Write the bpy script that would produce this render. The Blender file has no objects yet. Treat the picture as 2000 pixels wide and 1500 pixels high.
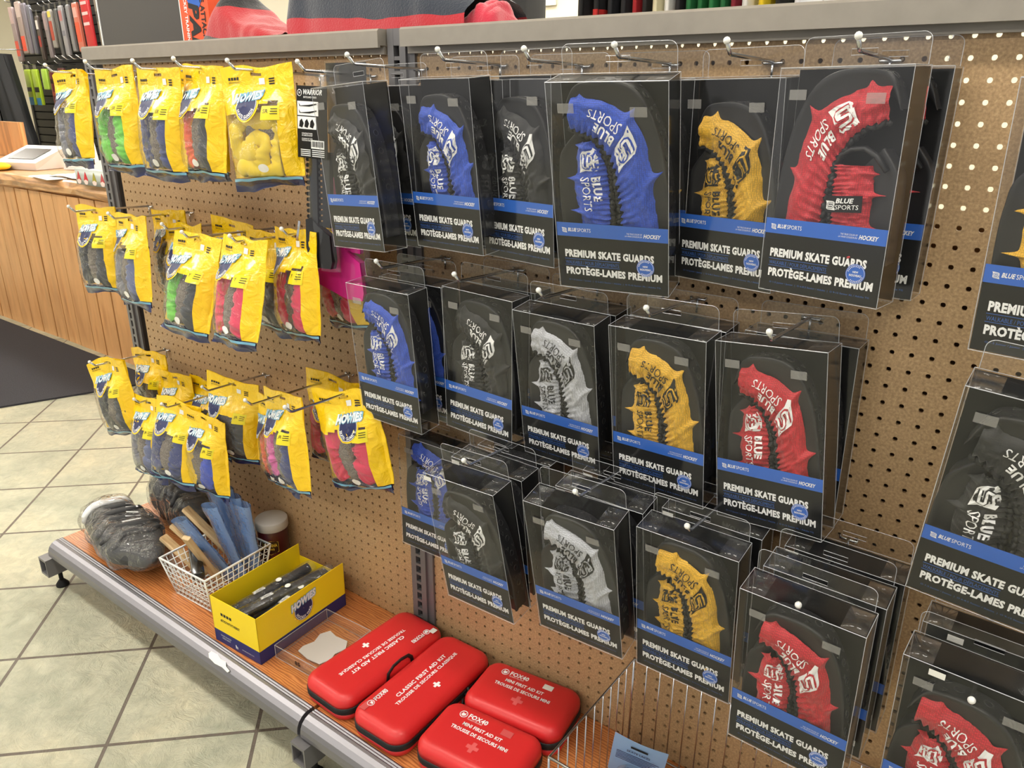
import bpy, math, random
from mathutils import Vector, Matrix, noise

# ------------------------------------------------------------------ camera, light, exposure
COL = bpy.context.scene.collection
SC = bpy.context.scene
ZT = 1.48          # height of the top row of pegboard holes above the floor
PI = math.pi
cam_d = bpy.data.cameras.new('camera')
cam_d.sensor_width = 36.0
cam_d.lens = 27.05
cam_d.clip_start = 0.02
cam = bpy.data.objects.new('camera', cam_d)
COL.objects.link(cam)
cam.matrix_world = Matrix.Translation((0.15631, -1.14697, ZT - 0.07268)) @ Matrix((
    (0.80371, -0.21282, 0.55567), (0.59500, 0.27792, -0.75415), (0.00607, 0.93673, 0.35000))).to_4x4()
SC.camera = cam
SC.view_settings.view_transform = 'Standard'
SC.view_settings.look = 'None'
SC.view_settings.exposure = 1.2
SC.view_settings.gamma = 1.0
SC.view_settings.use_curve_mapping = False
SC.cycles.transparent_max_bounces = 28
SC.cycles.max_bounces = 7
SC.cycles.diffuse_bounces = 3
SC.cycles.glossy_bounces = 3
SC.cycles.sample_clamp_indirect = 1.5
SC.cycles.sample_clamp_direct = 6.0
SC.cycles.caustics_reflective = False
SC.cycles.caustics_refractive = False
SC.cycles.use_denoising = True

world = bpy.data.worlds.new('world')
SC.world = world
world.use_nodes = True
wb = world.node_tree.nodes['Background']
wb.inputs[0].default_value = (1.0, 0.98, 0.95, 1)
wb.inputs[1].default_value = 0.3      # even white ambient fill, let in where the room shell stays open

LAMP_STRENGTH = 11.5

# ------------------------------------------------------------------ helpers
def lin(c):
    return tuple(((x / 255.0) / 12.92 if x / 255.0 <= 0.04045 else ((x / 255.0 + 0.055) / 1.055) ** 2.4) for x in c)

class NT:
    def __init__(s, name):
        s.m = bpy.data.materials.new(name)
        s.m.use_nodes = True
        s.t = s.m.node_tree
        s.b = s.t.nodes.get('Principled BSDF')
        s.out = s.t.nodes.get('Material Output')
    def n(s, typ, **kw):
        nd = s.t.nodes.new(typ)
        for k, v in kw.items():
            if hasattr(nd, k) and not k.startswith('i_'):
                setattr(nd, k, v)
        return nd
    def l(s, a, b):
        s.t.links.new(a, b)
    def coords(s, scale=(1, 1, 1), rot=(0, 0, 0), loc=(0, 0, 0)):
        tc = s.n('ShaderNodeTexCoord'); mp = s.n('ShaderNodeMapping')
        mp.inputs['Scale'].default_value = scale; mp.inputs['Rotation'].default_value = rot
        mp.inputs['Location'].default_value = loc
        s.l(tc.outputs['Object'], mp.inputs[0]); return mp.outputs[0]
    def noise(s, vec, scale, detail=3, rough=.5, dist=0):
        nd = s.n('ShaderNodeTexNoise'); nd.inputs['Scale'].default_value = scale
        nd.inputs['Detail'].default_value = detail; nd.inputs['Roughness'].default_value = rough
        nd.inputs['Distortion'].default_value = dist
        s.l(vec, nd.inputs['Vector']); return nd.outputs['Fac']
    def ramp(s, fac, stops):
        r = s.n('ShaderNodeValToRGB'); e = r.color_ramp.elements
        while len(e) < len(stops): e.new(.5)
        for i, (p, c) in enumerate(stops):
            e[i].position = p; e[i].color = (*c, 1) if len(c) == 3 else c
        s.l(fac, r.inputs[0]); return r.outputs[0]
    def bump(s, h, strength=.3, dist=.002, target=None):
        b = s.n('ShaderNodeBump'); b.inputs['Strength'].default_value = strength
        b.inputs['Distance'].default_value = dist; s.l(h, b.inputs['Height'])
        s.l(b.outputs[0], (target or s.b).inputs['Normal']); return b.outputs[0]

MATS = {}
def plain(name, rgb, rough=.5, metal=0.0, coat=0.0, spec=.5, noise_amp=0.0, nscale=40, bump=0.0, bscale=200, emit=0):
    if name in MATS: return MATS[name]
    k = NT(name); c = lin(rgb)
    k.b.inputs['Base Color'].default_value = (*c, 1)
    k.b.inputs['Roughness'].default_value = rough
    k.b.inputs['Metallic'].default_value = metal
    k.b.inputs['Coat Weight'].default_value = coat
    k.b.inputs['Specular IOR Level'].default_value = spec
    if noise_amp or bump:
        v = k.coords()
        if noise_amp:
            k.l(k.ramp(k.noise(v, nscale, 4), [(.3, tuple(x * (1 - noise_amp) for x in c)), (.7, tuple(min(1, x * (1 + noise_amp)) for x in c))]), k.b.inputs['Base Color'])
        if bump: k.bump(k.noise(v, bscale, 3), bump, .001)
    if emit:
        k.b.inputs['Emission Color'].default_value = (*c, 1); k.b.inputs['Emission Strength'].default_value = emit
    MATS[name] = k.m
    return k.m

def film(name, tint=(1, 1, 1), haze=.03, bscale=25, bstr=.5, rough=.04, refl=1.0, bdist=.004, detail=4, haze_rgb=(235, 238, 245)):
    """thin clear plastic: light goes through, the ceiling lamps glint on it"""
    k = NT(name); t = k.t
    t.nodes.remove(k.b)
    tr = k.n('ShaderNodeBsdfTransparent'); tr.inputs[0].default_value = (*tint, 1)
    gl = k.n('ShaderNodeBsdfGlossy'); gl.inputs['Roughness'].default_value = rough
    di = k.n('ShaderNodeBsdfDiffuse'); di.inputs[0].default_value = (*lin(haze_rgb), 1)
    fr = k.n('ShaderNodeLayerWeight'); fr.inputs['Blend'].default_value = .5
    pw = k.n('ShaderNodeMath'); pw.operation = 'POWER'; pw.inputs[1].default_value = 4.0
    k.l(fr.outputs['Facing'], pw.inputs[0])
    mu = k.n('ShaderNodeMath'); mu.operation = 'MULTIPLY_ADD'; mu.inputs[1].default_value = .8 * refl; mu.inputs[2].default_value = .055 * refl
    mu.use_clamp = True
    k.l(pw.outputs[0], mu.inputs[0])
    m1 = k.n('ShaderNodeMixShader'); m1.inputs[0].default_value = haze
    k.l(tr.outputs[0], m1.inputs[1]); k.l(di.outputs[0], m1.inputs[2])
    m2 = k.n('ShaderNodeMixShader')
    k.l(mu.outputs[0], m2.inputs[0]); k.l(m1.outputs[0], m2.inputs[1]); k.l(gl.outputs[0], m2.inputs[2])
    if bstr:
        h = k.noise(k.coords(), bscale, detail, .55, 1.0)
        b = k.n('ShaderNodeBump'); b.inputs['Strength'].default_value = bstr; b.inputs['Distance'].default_value = bdist
        k.l(h, b.inputs['Height']); k.l(b.outputs[0], gl.inputs['Normal']); k.l(b.outputs[0], fr.inputs['Normal'])
    k.l(m2.outputs[0], k.out.inputs[0])
    MATS[name] = k.m
    return k.m

def mesh_fabric(name, rgb, dark=.62, scale=430):
    if name in MATS: return MATS[name]
    k = NT(name); c = lin(rgb); v = k.coords()
    vo = k.n('ShaderNodeTexVoronoi'); vo.inputs['Scale'].default_value = scale
    vo.inputs['Randomness'].default_value = .25
    k.l(v, vo.inputs['Vector'])
    d = vo.outputs['Distance']
    k.l(k.ramp(d, [(.15, tuple(min(1, x * 1.12) for x in c)), (.62, tuple(x * dark for x in c))]), k.b.inputs['Base Color'])
    k.b.inputs['Roughness'].default_value = .55
    k.b.inputs['Sheen Weight'].default_value = .25
    k.bump(d, .35, .0006)
    MATS[name] = k.m
    return k.m

def wood(name, c1, c2, scale=6, dist=6, rough=.4, stretch=(1, 8, 8), coat=.2, bands=9, bstr=.15):
    k = NT(name); v = k.coords(scale=stretch)
    w = k.n('ShaderNodeTexWave'); w.wave_type = 'BANDS'; w.bands_direction = 'Y'
    w.inputs['Scale'].default_value = scale; w.inputs['Distortion'].default_value = dist
    w.inputs['Detail'].default_value = 3; w.inputs['Detail Scale'].default_value = 1.2
    k.l(v, w.inputs['Vector'])
    r1 = k.ramp(w.outputs['Fac'], [(.0, lin(c1)), (.75, lin(c2)), (1, tuple(x * .7 for x in lin(c2)))])
    nz = k.noise(v, 3.0, 5, .6)
    mx = k.n('ShaderNodeMixRGB'); mx.blend_type = 'MULTIPLY'; mx.inputs[0].default_value = .45
    k.l(r1, mx.inputs[1]); k.l(k.ramp(nz, [(.3, (.62, .55, .5)), (.7, (1.15, 1.1, 1.05))]), mx.inputs[2])
    k.l(mx.outputs[0], k.b.inputs['Base Color'])
    k.b.inputs['Roughness'].default_value = rough; k.b.inputs['Coat Weight'].default_value = coat
    k.b.inputs['Coat Roughness'].default_value = .2
    k.bump(w.outputs['Fac'], bstr, .001)
    MATS[name] = k.m
    return k.m

class MB:
    """collects geometry and links it as ONE mesh object"""
    def __init__(s): s.v = []; s.f = []; s.mi = []
    def add(s, vs, fs, mi=0, M=None):
        o = len(s.v)
        s.v += [tuple(M @ Vector(p)) for p in vs] if M is not None else [tuple(p) for p in vs]
        s.f += [tuple(i + o for i in f) for f in fs]; s.mi += [mi] * len(fs)
        return s
    def box(s, x0, x1, y0, y1, z0, z1, mi=0, M=None):
        vs = [(x, y, z) for z in (z0, z1) for y in (y0, y1) for x in (x0, x1)]
        return s.add(vs, [(0, 2, 3, 1), (4, 5, 7, 6), (0, 1, 5, 4), (2, 6, 7, 3), (0, 4, 6, 2), (1, 3, 7, 5)], mi, M)
    def tube(s, pts, r, n=8, closed=False, mi=0, M=None, flat=1.0):
        pts = [Vector(p) for p in pts]; N = len(pts); vs = []; fs = []
        up = None
        for i, p in enumerate(pts):
            a = pts[(i - 1) % N] if (closed or i > 0) else p
            b = pts[(i + 1) % N] if (closed or i < N - 1) else p
            t = (b - a)
            t = t.normalized() if t.length > 1e-9 else Vector((0, 0, 1))
            if up is None:
                up = Vector((0, 0, 1)) if abs(t.z) < .9 else Vector((0, 1, 0))
            u = (up - t * up.dot(t))
            u = u.normalized() if u.length > 1e-6 else t.orthogonal().normalized()
            w = t.cross(u); up = u
            rr = r[i] if isinstance(r, (list, tuple)) else r
            for k in range(n):
                a_ = 2 * PI * k / n
                vs.append(p + u * (rr * math.cos(a_)) + w * (rr * flat * math.sin(a_)))
        for i in range(N if closed else N - 1):
            j = (i + 1) % N
            for k in range(n):
                k2 = (k + 1) % n
                fs.append((i * n + k, i * n + k2, j * n + k2, j * n + k))
        if not closed:
            fs.append(tuple(range(n))[::-1]); fs.append(tuple((N - 1) * n + k for k in range(n)))
        return s.add(vs, fs, mi, M)
    def grid(s, fn, nu, nv, mi=0, keep=None, M=None, wrap=False):
        vs = [fn(i / nu, j / nv) for j in range(nv + 1) for i in range(nu + 1)]
        fs = []
        for j in range(nv):
            for i in range(nu):
                if keep is None or keep((i + .5) / nu, (j + .5) / nv):
                    a = j * (nu + 1) + i
                    fs.append((a, a + 1, a + nu + 2, a + nu + 1))
        if keep is not None:
            used = sorted({i for f in fs for i in f}); mp = {a: b for b, a in enumerate(used)}
            vs = [vs[i] for i in used]; fs = [tuple(mp[i] for i in f) for f in fs]
        return s.add(vs, fs, mi, M)
    def prism(s, poly, y0, y1, mi=0, M=None):
        """polygon in (x, z) extruded from y0 to y1"""
        n = len(poly)
        vs = [(x, y0, z) for x, z in poly] + [(x, y1, z) for x, z in poly]
        fs = [tuple(range(n)), tuple(range(2 * n - 1, n - 1, -1))]
        fs += [(i, i + n, (i + 1) % n + n, (i + 1) % n) for i in range(n)]
        return s.add(vs, fs, mi, M)
    def lathe(s, prof, n=24, mi=0, M=None, cap=True):
        vs = []; fs = []
        for r, z in prof:
            for k in range(n):
                a = 2 * PI * k / n; vs.append((r * math.cos(a), r * math.sin(a), z))
        for i in range(len(prof) - 1):
            for k in range(n):
                k2 = (k + 1) % n
                fs.append((i * n + k, i * n + k2, (i + 1) * n + k2, (i + 1) * n + k))
        if cap:
            fs.append(tuple(range(n))[::-1]); fs.append(tuple((len(prof) - 1) * n + k for k in range(n)))
        return s.add(vs, fs, mi, M)
    def ball(s, c, r, n=10, mi=0, sc=(1, 1, 1)):
        vs = []; fs = []
        m = max(4, n // 2)
        for i in range(m + 1):
            th = PI * i / m
            for k in range(n):
                a = 2 * PI * k / n
                vs.append((c[0] + sc[0] * r * math.sin(th) * math.cos(a), c[1] + sc[1] * r * math.sin(th) * math.sin(a), c[2] + sc[2] * r * math.cos(th)))
        for i in range(m):
            for k in range(n):
                k2 = (k + 1) % n
                fs.append((i * n + k, (i + 1) * n + k, (i + 1) * n + k2, i * n + k2))
        return s.add(vs, fs, mi)
    def rrect(s, w, d, rad, prof, n=6, mi=0, M=None):
        """stack of rounded rectangles: prof = [(inset, z)]"""
        vs = []; fs = []; N = 4 * (n + 1)
        for ins, z in prof:
            ww, dd, r = w / 2 - ins, d / 2 - ins, max(.0005, rad - ins)
            for q, (cx, cy) in enumerate([(ww - r, dd - r), (-ww + r, dd - r), (-ww + r, -dd + r), (ww - r, -dd + r)]):
                for k in range(n + 1):
                    a = q * PI / 2 + PI / 2 * k / n
                    vs.append((cx + r * math.cos(a), cy + r * math.sin(a), z))
        for i in range(len(prof) - 1):
            for k in range(N):
                k2 = (k + 1) % N
                fs.append((i * N + k, i * N + k2, (i + 1) * N + k2, (i + 1) * N + k))
        fs.append(tuple(range(N))[::-1]); fs.append(tuple((len(prof) - 1) * N + k for k in range(N)))
        return s.add(vs, fs, mi, M)
    def text(s, body, x0, x1, z0, z1, fmap, bold=0, shear=0, mi=0):
        """lettering stretched into the rectangle x0..x1, z0..z1; fmap(x, z) gives the point in space"""
        vs, fs, bb = letters(body, bold, shear)
        sx = (x1 - x0) / (bb[1] - bb[0]); sz = (z1 - z0) / (bb[3] - bb[2])
        return s.add([fmap(x0 + (x - bb[0]) * sx, z0 + (z - bb[2]) * sz) for x, z in vs], fs, mi)
    def poly(s, pts, fmap, mi=0):
        return s.add([fmap(x, z) for x, z in pts], [tuple(range(len(pts)))], mi)
    def build(s, name, mats, parent=None, smooth=False, loc=None):
        me = bpy.data.meshes.new(name)
        me.from_pydata(s.v, [], s.f)
        if not isinstance(mats, (list, tuple)): mats = [mats]
        for m in mats: me.materials.append(m)
        if len(mats) > 1: me.polygons.foreach_set('material_index', s.mi)
        if smooth:
            me.polygons.foreach_set('use_smooth', [True] * len(me.polygons))
        me.update()
        o = bpy.data.objects.new(name, me); COL.objects.link(o)
        if parent is not None: o.parent = parent
        if loc is not None: o.location = loc
        return o

_LET = {}
def letters(body, bold=0, shear=0):
    key = (body, bold, shear)
    if key not in _LET:
        cu = bpy.data.curves.new('lettering', 'FONT'); cu.body = body; cu.size = 1; cu.resolution_u = 2
        cu.offset = bold; cu.shear = shear
        if bold: cu.space_character = 1 + bold * 1.5
        ob = bpy.data.objects.new('lettering', cu); me = ob.to_mesh()
        vs = [(v.co.x, v.co.y) for v in me.vertices]; fs = [tuple(p.vertices) for p in me.polygons]
        ob.to_mesh_clear(); bpy.data.objects.remove(ob); bpy.data.curves.remove(cu)
        xs = [a for a, b in vs]; zs = [b for a, b in vs]
        _LET[key] = (vs, fs, (min(xs), max(xs), min(zs), max(zs)))
    return _LET[key]

def tag(o, label=None, cat=None, group=None, kind=None):
    if label: o['label'] = label
    if cat: o['category'] = cat
    if group: o['group'] = group
    if kind: o['kind'] = kind
    return o

def empty(name, label, cat, loc=(0, 0, 0), rot=(0, 0, 0), group=None):
    """an Empty at a thing's base; rot = (yaw, tilt, roll) in degrees"""
    o = bpy.data.objects.new(name, None); o.empty_display_size = .02
    COL.objects.link(o)
    y, t, r = [math.radians(a) for a in rot]
    o.matrix_world = Matrix.Translation(loc) @ Matrix.Rotation(y, 4, 'Z') @ Matrix.Rotation(t, 4, 'X') @ Matrix.Rotation(r, 4, 'Y')
    return tag(o, label, cat, group)

def copy_tree(o, parent=None):
    c = o.copy(); COL.objects.link(c); c.parent = parent
    for ch in list(o.children): copy_tree(ch, c)
    return c

def put(o, loc, rot=(0, 0, 0)):
    y, t, r = [math.radians(a) for a in rot]
    o.matrix_world = Matrix.Translation(loc) @ Matrix.Rotation(y, 4, 'Z') @ Matrix.Rotation(t, 4, 'X') @ Matrix.Rotation(r, 4, 'Y')

def struct(name, mb, m, smooth=False):
    o = mb.build(name, m, None, smooth); o['kind'] = 'structure'; return o

def catmull(pts, n):
    """resample a polyline smoothly to n + 1 points, even in parameter"""
    P = [Vector(p) for p in pts]; L = [0]
    for a, b in zip(P, P[1:]): L.append(L[-1] + (b - a).length)
    out = []
    for k in range(n + 1):
        t = L[-1] * k / n
        i = 0
        while i < len(P) - 2 and t > L[i + 1]: i += 1
        u = (t - L[i]) / max(1e-9, L[i + 1] - L[i])
        p0 = P[max(0, i - 1)]; p1 = P[i]; p2 = P[i + 1]; p3 = P[min(len(P) - 1, i + 2)]
        out.append(.5 * ((2 * p1) + (p2 - p0) * u + (2 * p0 - 5 * p1 + 4 * p2 - p3) * u * u + (3 * p1 - p0 - 3 * p2 + p3) * u ** 3))
    return out

def nz(x, y, z, seed=0):
    return noise.noise(Vector((x + seed * 7.31, y - seed * 3.7, z + seed * 1.9)))

# ------------------------------------------------------------------ materials
def pegboard_mat():
    k = NT('hardboard'); v = k.coords()
    n1 = k.noise(v, 260, 3, .6); n2 = k.noise(v, 5, 3)
    a = k.ramp(n1, [(.3, lin((160, 130, 94))), (.55, lin((190, 157, 116))), (.8, lin((214, 184, 143)))])
    mx = k.n('ShaderNodeMixRGB'); mx.blend_type = 'MULTIPLY'; mx.inputs[0].default_value = .35
    k.l(a, mx.inputs[1]); k.l(k.ramp(n2, [(.3, (.82, .8, .78)), (.7, (1.05, 1.04, 1.03))]), mx.inputs[2])
    k.l(mx.outputs[0], k.b.inputs['Base Color'])
    k.b.inputs['Roughness'].default_value = .42
    k.bump(n1, .1, .0006)
    return k.m
def tile_mat():
    k = NT('slate_look_tile'); v = k.coords(rot=(0, 0, math.radians(-44.2)), loc=(0, 0, 0))
    br = k.n('ShaderNodeTexBrick'); br.offset = 0; br.squash = 1
    p = .3355
    br.inputs['Scale'].default_value = 1.0
    br.inputs['Brick Width'].default_value = p; br.inputs['Row Height'].default_value = p
    br.inputs['Mortar Size'].default_value = .0045; br.inputs['Mortar Smooth'].default_value = .1
    br.inputs['Bias'].default_value = 0
    br.inputs['Color1'].default_value = (1, 1, 1, 1); br.inputs['Color2'].default_value = (.93, .94, .93, 1)
    br.inputs['Mortar'].default_value = (0, 0, 0, 1)
    # shift so that a joint crossing falls at the measured corner (-1.879, -0.590)
    a = math.radians(-44.2)
    X = math.cos(a) * -1.879 - math.sin(a) * -.590; Y = math.sin(a) * -1.879 + math.cos(a) * -.590
    mp2 = k.n('ShaderNodeMapping'); mp2.vector_type = 'POINT'
    mp2.inputs['Location'].default_value = (-X % p, -Y % p, 0)
    k.l(v, mp2.inputs[0]); k.l(mp2.outputs[0], br.inputs['Vector'])
    n1 = k.noise(v, 3.2, 6, .62, .4); n2 = k.noise(v, 28, 6, .65, .8)
    base = k.ramp(n1, [(.3, lin((168, 170, 150))), (.5, lin((196, 194, 172))), (.7, lin((214, 206, 178)))])
    fine = k.ramp(n2, [(.3, (.80, .82, .80)), (.62, (1.05, 1.05, 1.04))])
    m0 = k.n('ShaderNodeMixRGB'); m0.blend_type = 'MULTIPLY'; m0.inputs[0].default_value = 1
    k.l(base, m0.inputs[1]); k.l(fine, m0.inputs[2])
    m1 = k.n('ShaderNodeMixRGB'); m1.blend_type = 'MULTIPLY'; m1.inputs[0].default_value = 1
    k.l(m0.outputs[0], m1.inputs[1]); k.l(br.outputs['Color'], m1.inputs[2])
    m2 = k.n('ShaderNodeMixRGB'); m2.inputs[2].default_value = (*lin((112, 102, 92)), 1)
    k.l(br.outputs['Fac'], m2.inputs[0]); k.l(m1.outputs[0], m2.inputs[1])
    k.l(m2.outputs[0], k.b.inputs['Base Color'])
    k.b.inputs['Roughness'].default_value = .28
    ad = k.n('ShaderNodeMath'); ad.operation = 'MULTIPLY_ADD'; ad.inputs[1].default_value = -1.2
    k.l(br.outputs['Fac'], ad.inputs[0])
    n3 = k.noise(v, 14, 8, .7, 1.5); k.l(n3, ad.inputs[2])
    k.bump(ad.outputs[0], .8, .010)
    return k.m
M_peg = pegboard_mat(); M_tile = tile_mat()
M_grey = plain('grey_enamel', (150, 143, 134), .38, noise_amp=.06, nscale=30, bump=.05)
M_post = plain('grey_post_steel', (118, 116, 118), .35, metal=.25)
M_dark = plain('dark_gap', (12, 12, 13), .8)
M_zinc = plain('zinc_wire', (205, 207, 212), .22, metal=1.0)
M_whitecap = plain('white_plastic_cap', (238, 238, 235), .35)
M_alu = plain('brushed_aluminium', (142, 140, 146), .36, metal=.8, bump=.04, bscale=60)
M_deck = wood('pine_deck', (216, 146, 86), (194, 116, 62), scale=5.5, dist=9, rough=.36, stretch=(1.6, 9, 9), coat=.3)
M_clear = film('clear_box_plastic', haze=.006, bscale=7, bstr=.3, rough=.10, refl=1.0, detail=0)
M_crease = film('plastic_crease', haze=.45, bscale=60, bstr=.2, rough=.2, refl=1.6)
M_seal = film('frosted_seal', haze=.3, bscale=80, bstr=.1, rough=.3, haze_rgb=(170, 168, 166))
M_bagfilm = film('crinkled_bag_film', haze=.035, bscale=24, bstr=1.0, rough=.06, refl=1.1, bdist=.012)
M_crinkle = film('crinkled_polybag', haze=.03, bscale=20, bstr=1.0, rough=.07, refl=1.3, bdist=.02, detail=3)
M_black = plain('black_card', (9, 9, 11), .5, spec=.3)
M_neo = plain('black_neoprene', (17, 17, 19), .6, bump=.2, bscale=300)
M_rubber = plain('black_rubber', (30, 30, 33), .48, bump=.15, bscale=150)
M_blue = plain('label_blue', (38, 98, 196), .45)
M_white = plain('white_ink', (244, 244, 244), .5)
M_blueink = plain('blue_ink', (42, 92, 170), .5)
M_inkblack = plain('black_ink', (20, 20, 22), .5)
M_navyink = plain('navy_ink', (28, 36, 86), .45)
def yellow_film():
    k = NT('yellow_pouch_film'); v = k.coords()
    k.b.inputs['Base Color'].default_value = (*lin((250, 206, 20)), 1)
    k.b.inputs['Roughness'].default_value = .22; k.b.inputs['Coat Weight'].default_value = .4
    k.b.inputs['Coat Roughness'].default_value = .1
    k.bump(k.noise(v, 26, 4, .55, 1.2), .8, .008); return k.m
M_yellow = yellow_film()
M_paleblue = plain('pale_blue_film', (120, 178, 206), .3, coat=.3)
M_navyfilm = plain('navy_film', (30, 36, 84), .25, coat=.4)
M_paper = plain('white_sticker', (240, 238, 232), .6)
def terry():
    k = NT('grey_terry_fleece'); v = k.coords()
    n = k.noise(v, 420, 3, .7)
    k.l(k.ramp(n, [(.3, lin((84, 74, 66))), (.7, lin((176, 164, 150)))]), k.b.inputs['Base Color'])
    k.b.inputs['Roughness'].default_value = .95; k.bump(n, 1, .004); return k.m
M_terry = terry()

# ------------------------------------------------------------------ room shell
FL = 0.0
struct('floor', MB().add([(-11, -5, 0), (5, -5, 0), (5, 7, 0), (-11, 7, 0)], [(0, 1, 2, 3)]), M_tile)
M_wall = plain('cream_wall', (226, 218, 196), .8, noise_amp=.03, nscale=3)
M_ceil = plain('ceiling_white', (235, 233, 228), .9)
struct('wall_back', MB().box(-11, 5, 4.6, 4.7, 0, 3.0), M_wall)
struct('wall_left', MB().box(-11.1, -11, -5, 7, 0, 3.0), M_wall)
struct('ceiling', MB().box(-11, 5, -5, 4.7, 3.0, 3.1), M_ceil)
M_lamp = plain('lamp_diffuser', (255, 250, 240), .5, emit=LAMP_STRENGTH)
def ceiling_lamp(x, y, lab, L=1.3, w=.26):
    t = empty('ceiling_lamp', lab, 'ceiling light', (x, y, 3.0), group='tube lamps on the ceiling')
    MB().box(-L / 2 - .02, L / 2 + .02, -w / 2 - .02, w / 2 + .02, -.05, 0).build('housing', M_whitecap, t)
    MB().box(-L / 2, L / 2, -w / 2, w / 2, -.062, -.0505).build('diffuser', M_lamp, t)
rows = [('over the far side of the aisle', -3.2), ('above the pegboard aisle', -.95), ('behind the pegboard', 1.5), ('halfway to the back wall', 2.6), ('near the back wall', 3.7)]
for rn, y in rows:
    for cn, x in (('right', .9), ('middle', -1.3), ('left', -3.5), ('far left', -5.8), ('farthest left', -8.2)):
        ceiling_lamp(x, y, 'white tube lamp on the ceiling, %s one %s' % (cn, rn))

# ------------------------------------------------------------------ gondola
PITCH = .0254
def pegboard(name, x_first, ncol, label):
    """hardboard with real holes; x_first = x of the first hole column"""
    nrow = 53; r = .0035; p = PITCH; n = 12; vs = []; fs = []
    sq = []
    for k in range(n):
        a = 2 * PI * k / n + PI / 12 * 0
        c, s_ = math.cos(a), math.sin(a); m = max(abs(c), abs(s_)); sq.append((c / m * p / 2, s_ / m * p / 2))
    # make the square exact at its corners
    sq = [(.5 * p, 0), (.5 * p, .25 * p), (.5 * p, .5 * p), (0.2 * p, .5 * p), (-.2 * p, .5 * p), (-.5 * p, .5 * p), (-.5 * p, .2 * p), (-.5 * p, -.2 * p), (-.5 * p, -.5 * p), (-.2 * p, -.5 * p), (.2 * p, -.5 * p), (.5 * p, -.5 * p)]
    ang = [math.atan2(b, a) for a, b in sq]
    for j in range(nrow):
        for i in range(ncol):
            cx = x_first + i * p; cz = ZT - j * p; o = len(vs)
            for y in (0, .005):
                vs += [(cx + a, y, cz + b) for a, b in sq]
                vs += [(cx + r * math.cos(t), y, cz + r * math.sin(t)) for t in ang]
            for k in range(n):
                k2 = (k + 1) % n
                fs.append((o + k, o + n + k, o + n + k2, o + k2))
                fs.append((o + 2 * n + k, o + 2 * n + k2, o + 3 * n + k2, o + 3 * n + k))
                fs.append((o + n + k, o + 3 * n + k, o + 3 * n + k2, o + n + k2))
    o = MB().add(vs, fs).build(name, M_peg)
    return tag(o, label, 'pegboard', 'perforated back panels of the shelving')
pegboard('pegboard', -36 * PITCH, 45, 'brown perforated hardboard panel behind the boxed skate guards, right bay')
pegboard('pegboard', -80.87 * PITCH, 43, 'brown perforated hardboard panel behind the yellow pouches, left bay')

rp = MB().box(-2.1, -.035, .040, .044, .12, ZT - .014).box(-.035, .235, .040, .044, .12, ZT - .225).build('hole_darkening_panel', plain('rear_hardboard', (118, 84, 50), .6))  # added sheet that darkens the pegboard holes, cut short where they stay bright
tag(rp, 'added plain brown hardboard sheet that darkens the pegboard holes from behind', 'added panel')

def upright(x, w, lab):
    t = empty('upright_post', lab, 'post', (x, 0, 0), group='slotted uprights of the shelving')
    m = MB(); z0 = .06; z1 = ZT + .045
    sw = w * .32
    m.box(-w / 2, -sw / 2, -.012, .03, z0, z1); m.box(sw / 2, w / 2, -.012, .03, z0, z1)
    z = z0 + .02
    m.box(-sw / 2, sw / 2, -.0115, .0, z0, z)
    while z < z1 - .03:
        m.box(-sw / 2, sw / 2, -.0115, -.002, z + .0185, z + .0254); z += .0254
    m.box(-sw / 2, sw / 2, -.0115, .0, z, z1)
    m.build('slotted_face', M_post, t)
    MB().box(-sw / 2, sw / 2, .0, .028, z0, z1).build('slot_shade_fill', M_dark, t)  # solid near-black block stands in for the shade inside the slots
    MB().box(w / 2, w / 2 + .018, -.006, .0, z0, z1 - .03).build('side_flange', M_post, t)
    # base foot: hollow channel running forward on a levelling foot
    f = MB()
    f.box(-.022, .022, -.40, .03, .055, .062); f.box(-.022, .022, -.40, .03, .105, .112)
    f.box(-.022, -.018, -.40, .03, .062, .105); f.box(.018, .022, -.40, .03, .062, .105)
    f.box(-.017, .017, -.38, -.36, .063, .104)
    f.build('base_foot', M_post, t)
    MB().lathe([(.006, .02), (.006, .056)], 10, M=Matrix.Translation((0, -.36, 0))).lathe([(.018, 0), (.018, .006), (.008, .02)], 16, M=Matrix.Translation((0, -.36, 0))).build('levelling_foot', M_dark, t, True)
    return t
upright(-2.125, .034, 'grey slotted steel upright at the left end of the shelving')
upright(-.955, .046, 'grey slotted steel upright between the pouches and the boxes')

def cap_rail(x0, x1, lab):
    t = empty('cap_rail', lab, 'top rail', ((x0 + x1) / 2, 0, ZT + .012), group='top rails of the shelving')
    w = (x1 - x0) / 2; m = MB()
    prof = [(-.03, .0), (-.03, .029), (-.026, .033), (.42, .033), (.42, .029), (-.0, .029), (-.0, .004), (-.024, .004), (-.024, 0)]
    vs = [(x, y, z) for x in (-w, w) for y, z in prof]; n = len(prof)
    fs = [tuple(range(n))[::-1], tuple(range(n, 2 * n))] + [(i, (i + 1) % n, (i + 1) % n + n, i + n) for i in range(n)]
    m.add(vs, fs); m.build('channel', M_grey, t)
    MB().box(-w + .002, w - .002, -.012, -.001, -.011, .0035).build('lower_lip', M_grey, t)
cap_rail(-2.11, -.985, 'long grey metal rail along the top of the left bay')
cap_rail(-.928, .235, 'long grey metal rail along the top of the right bay')

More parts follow.
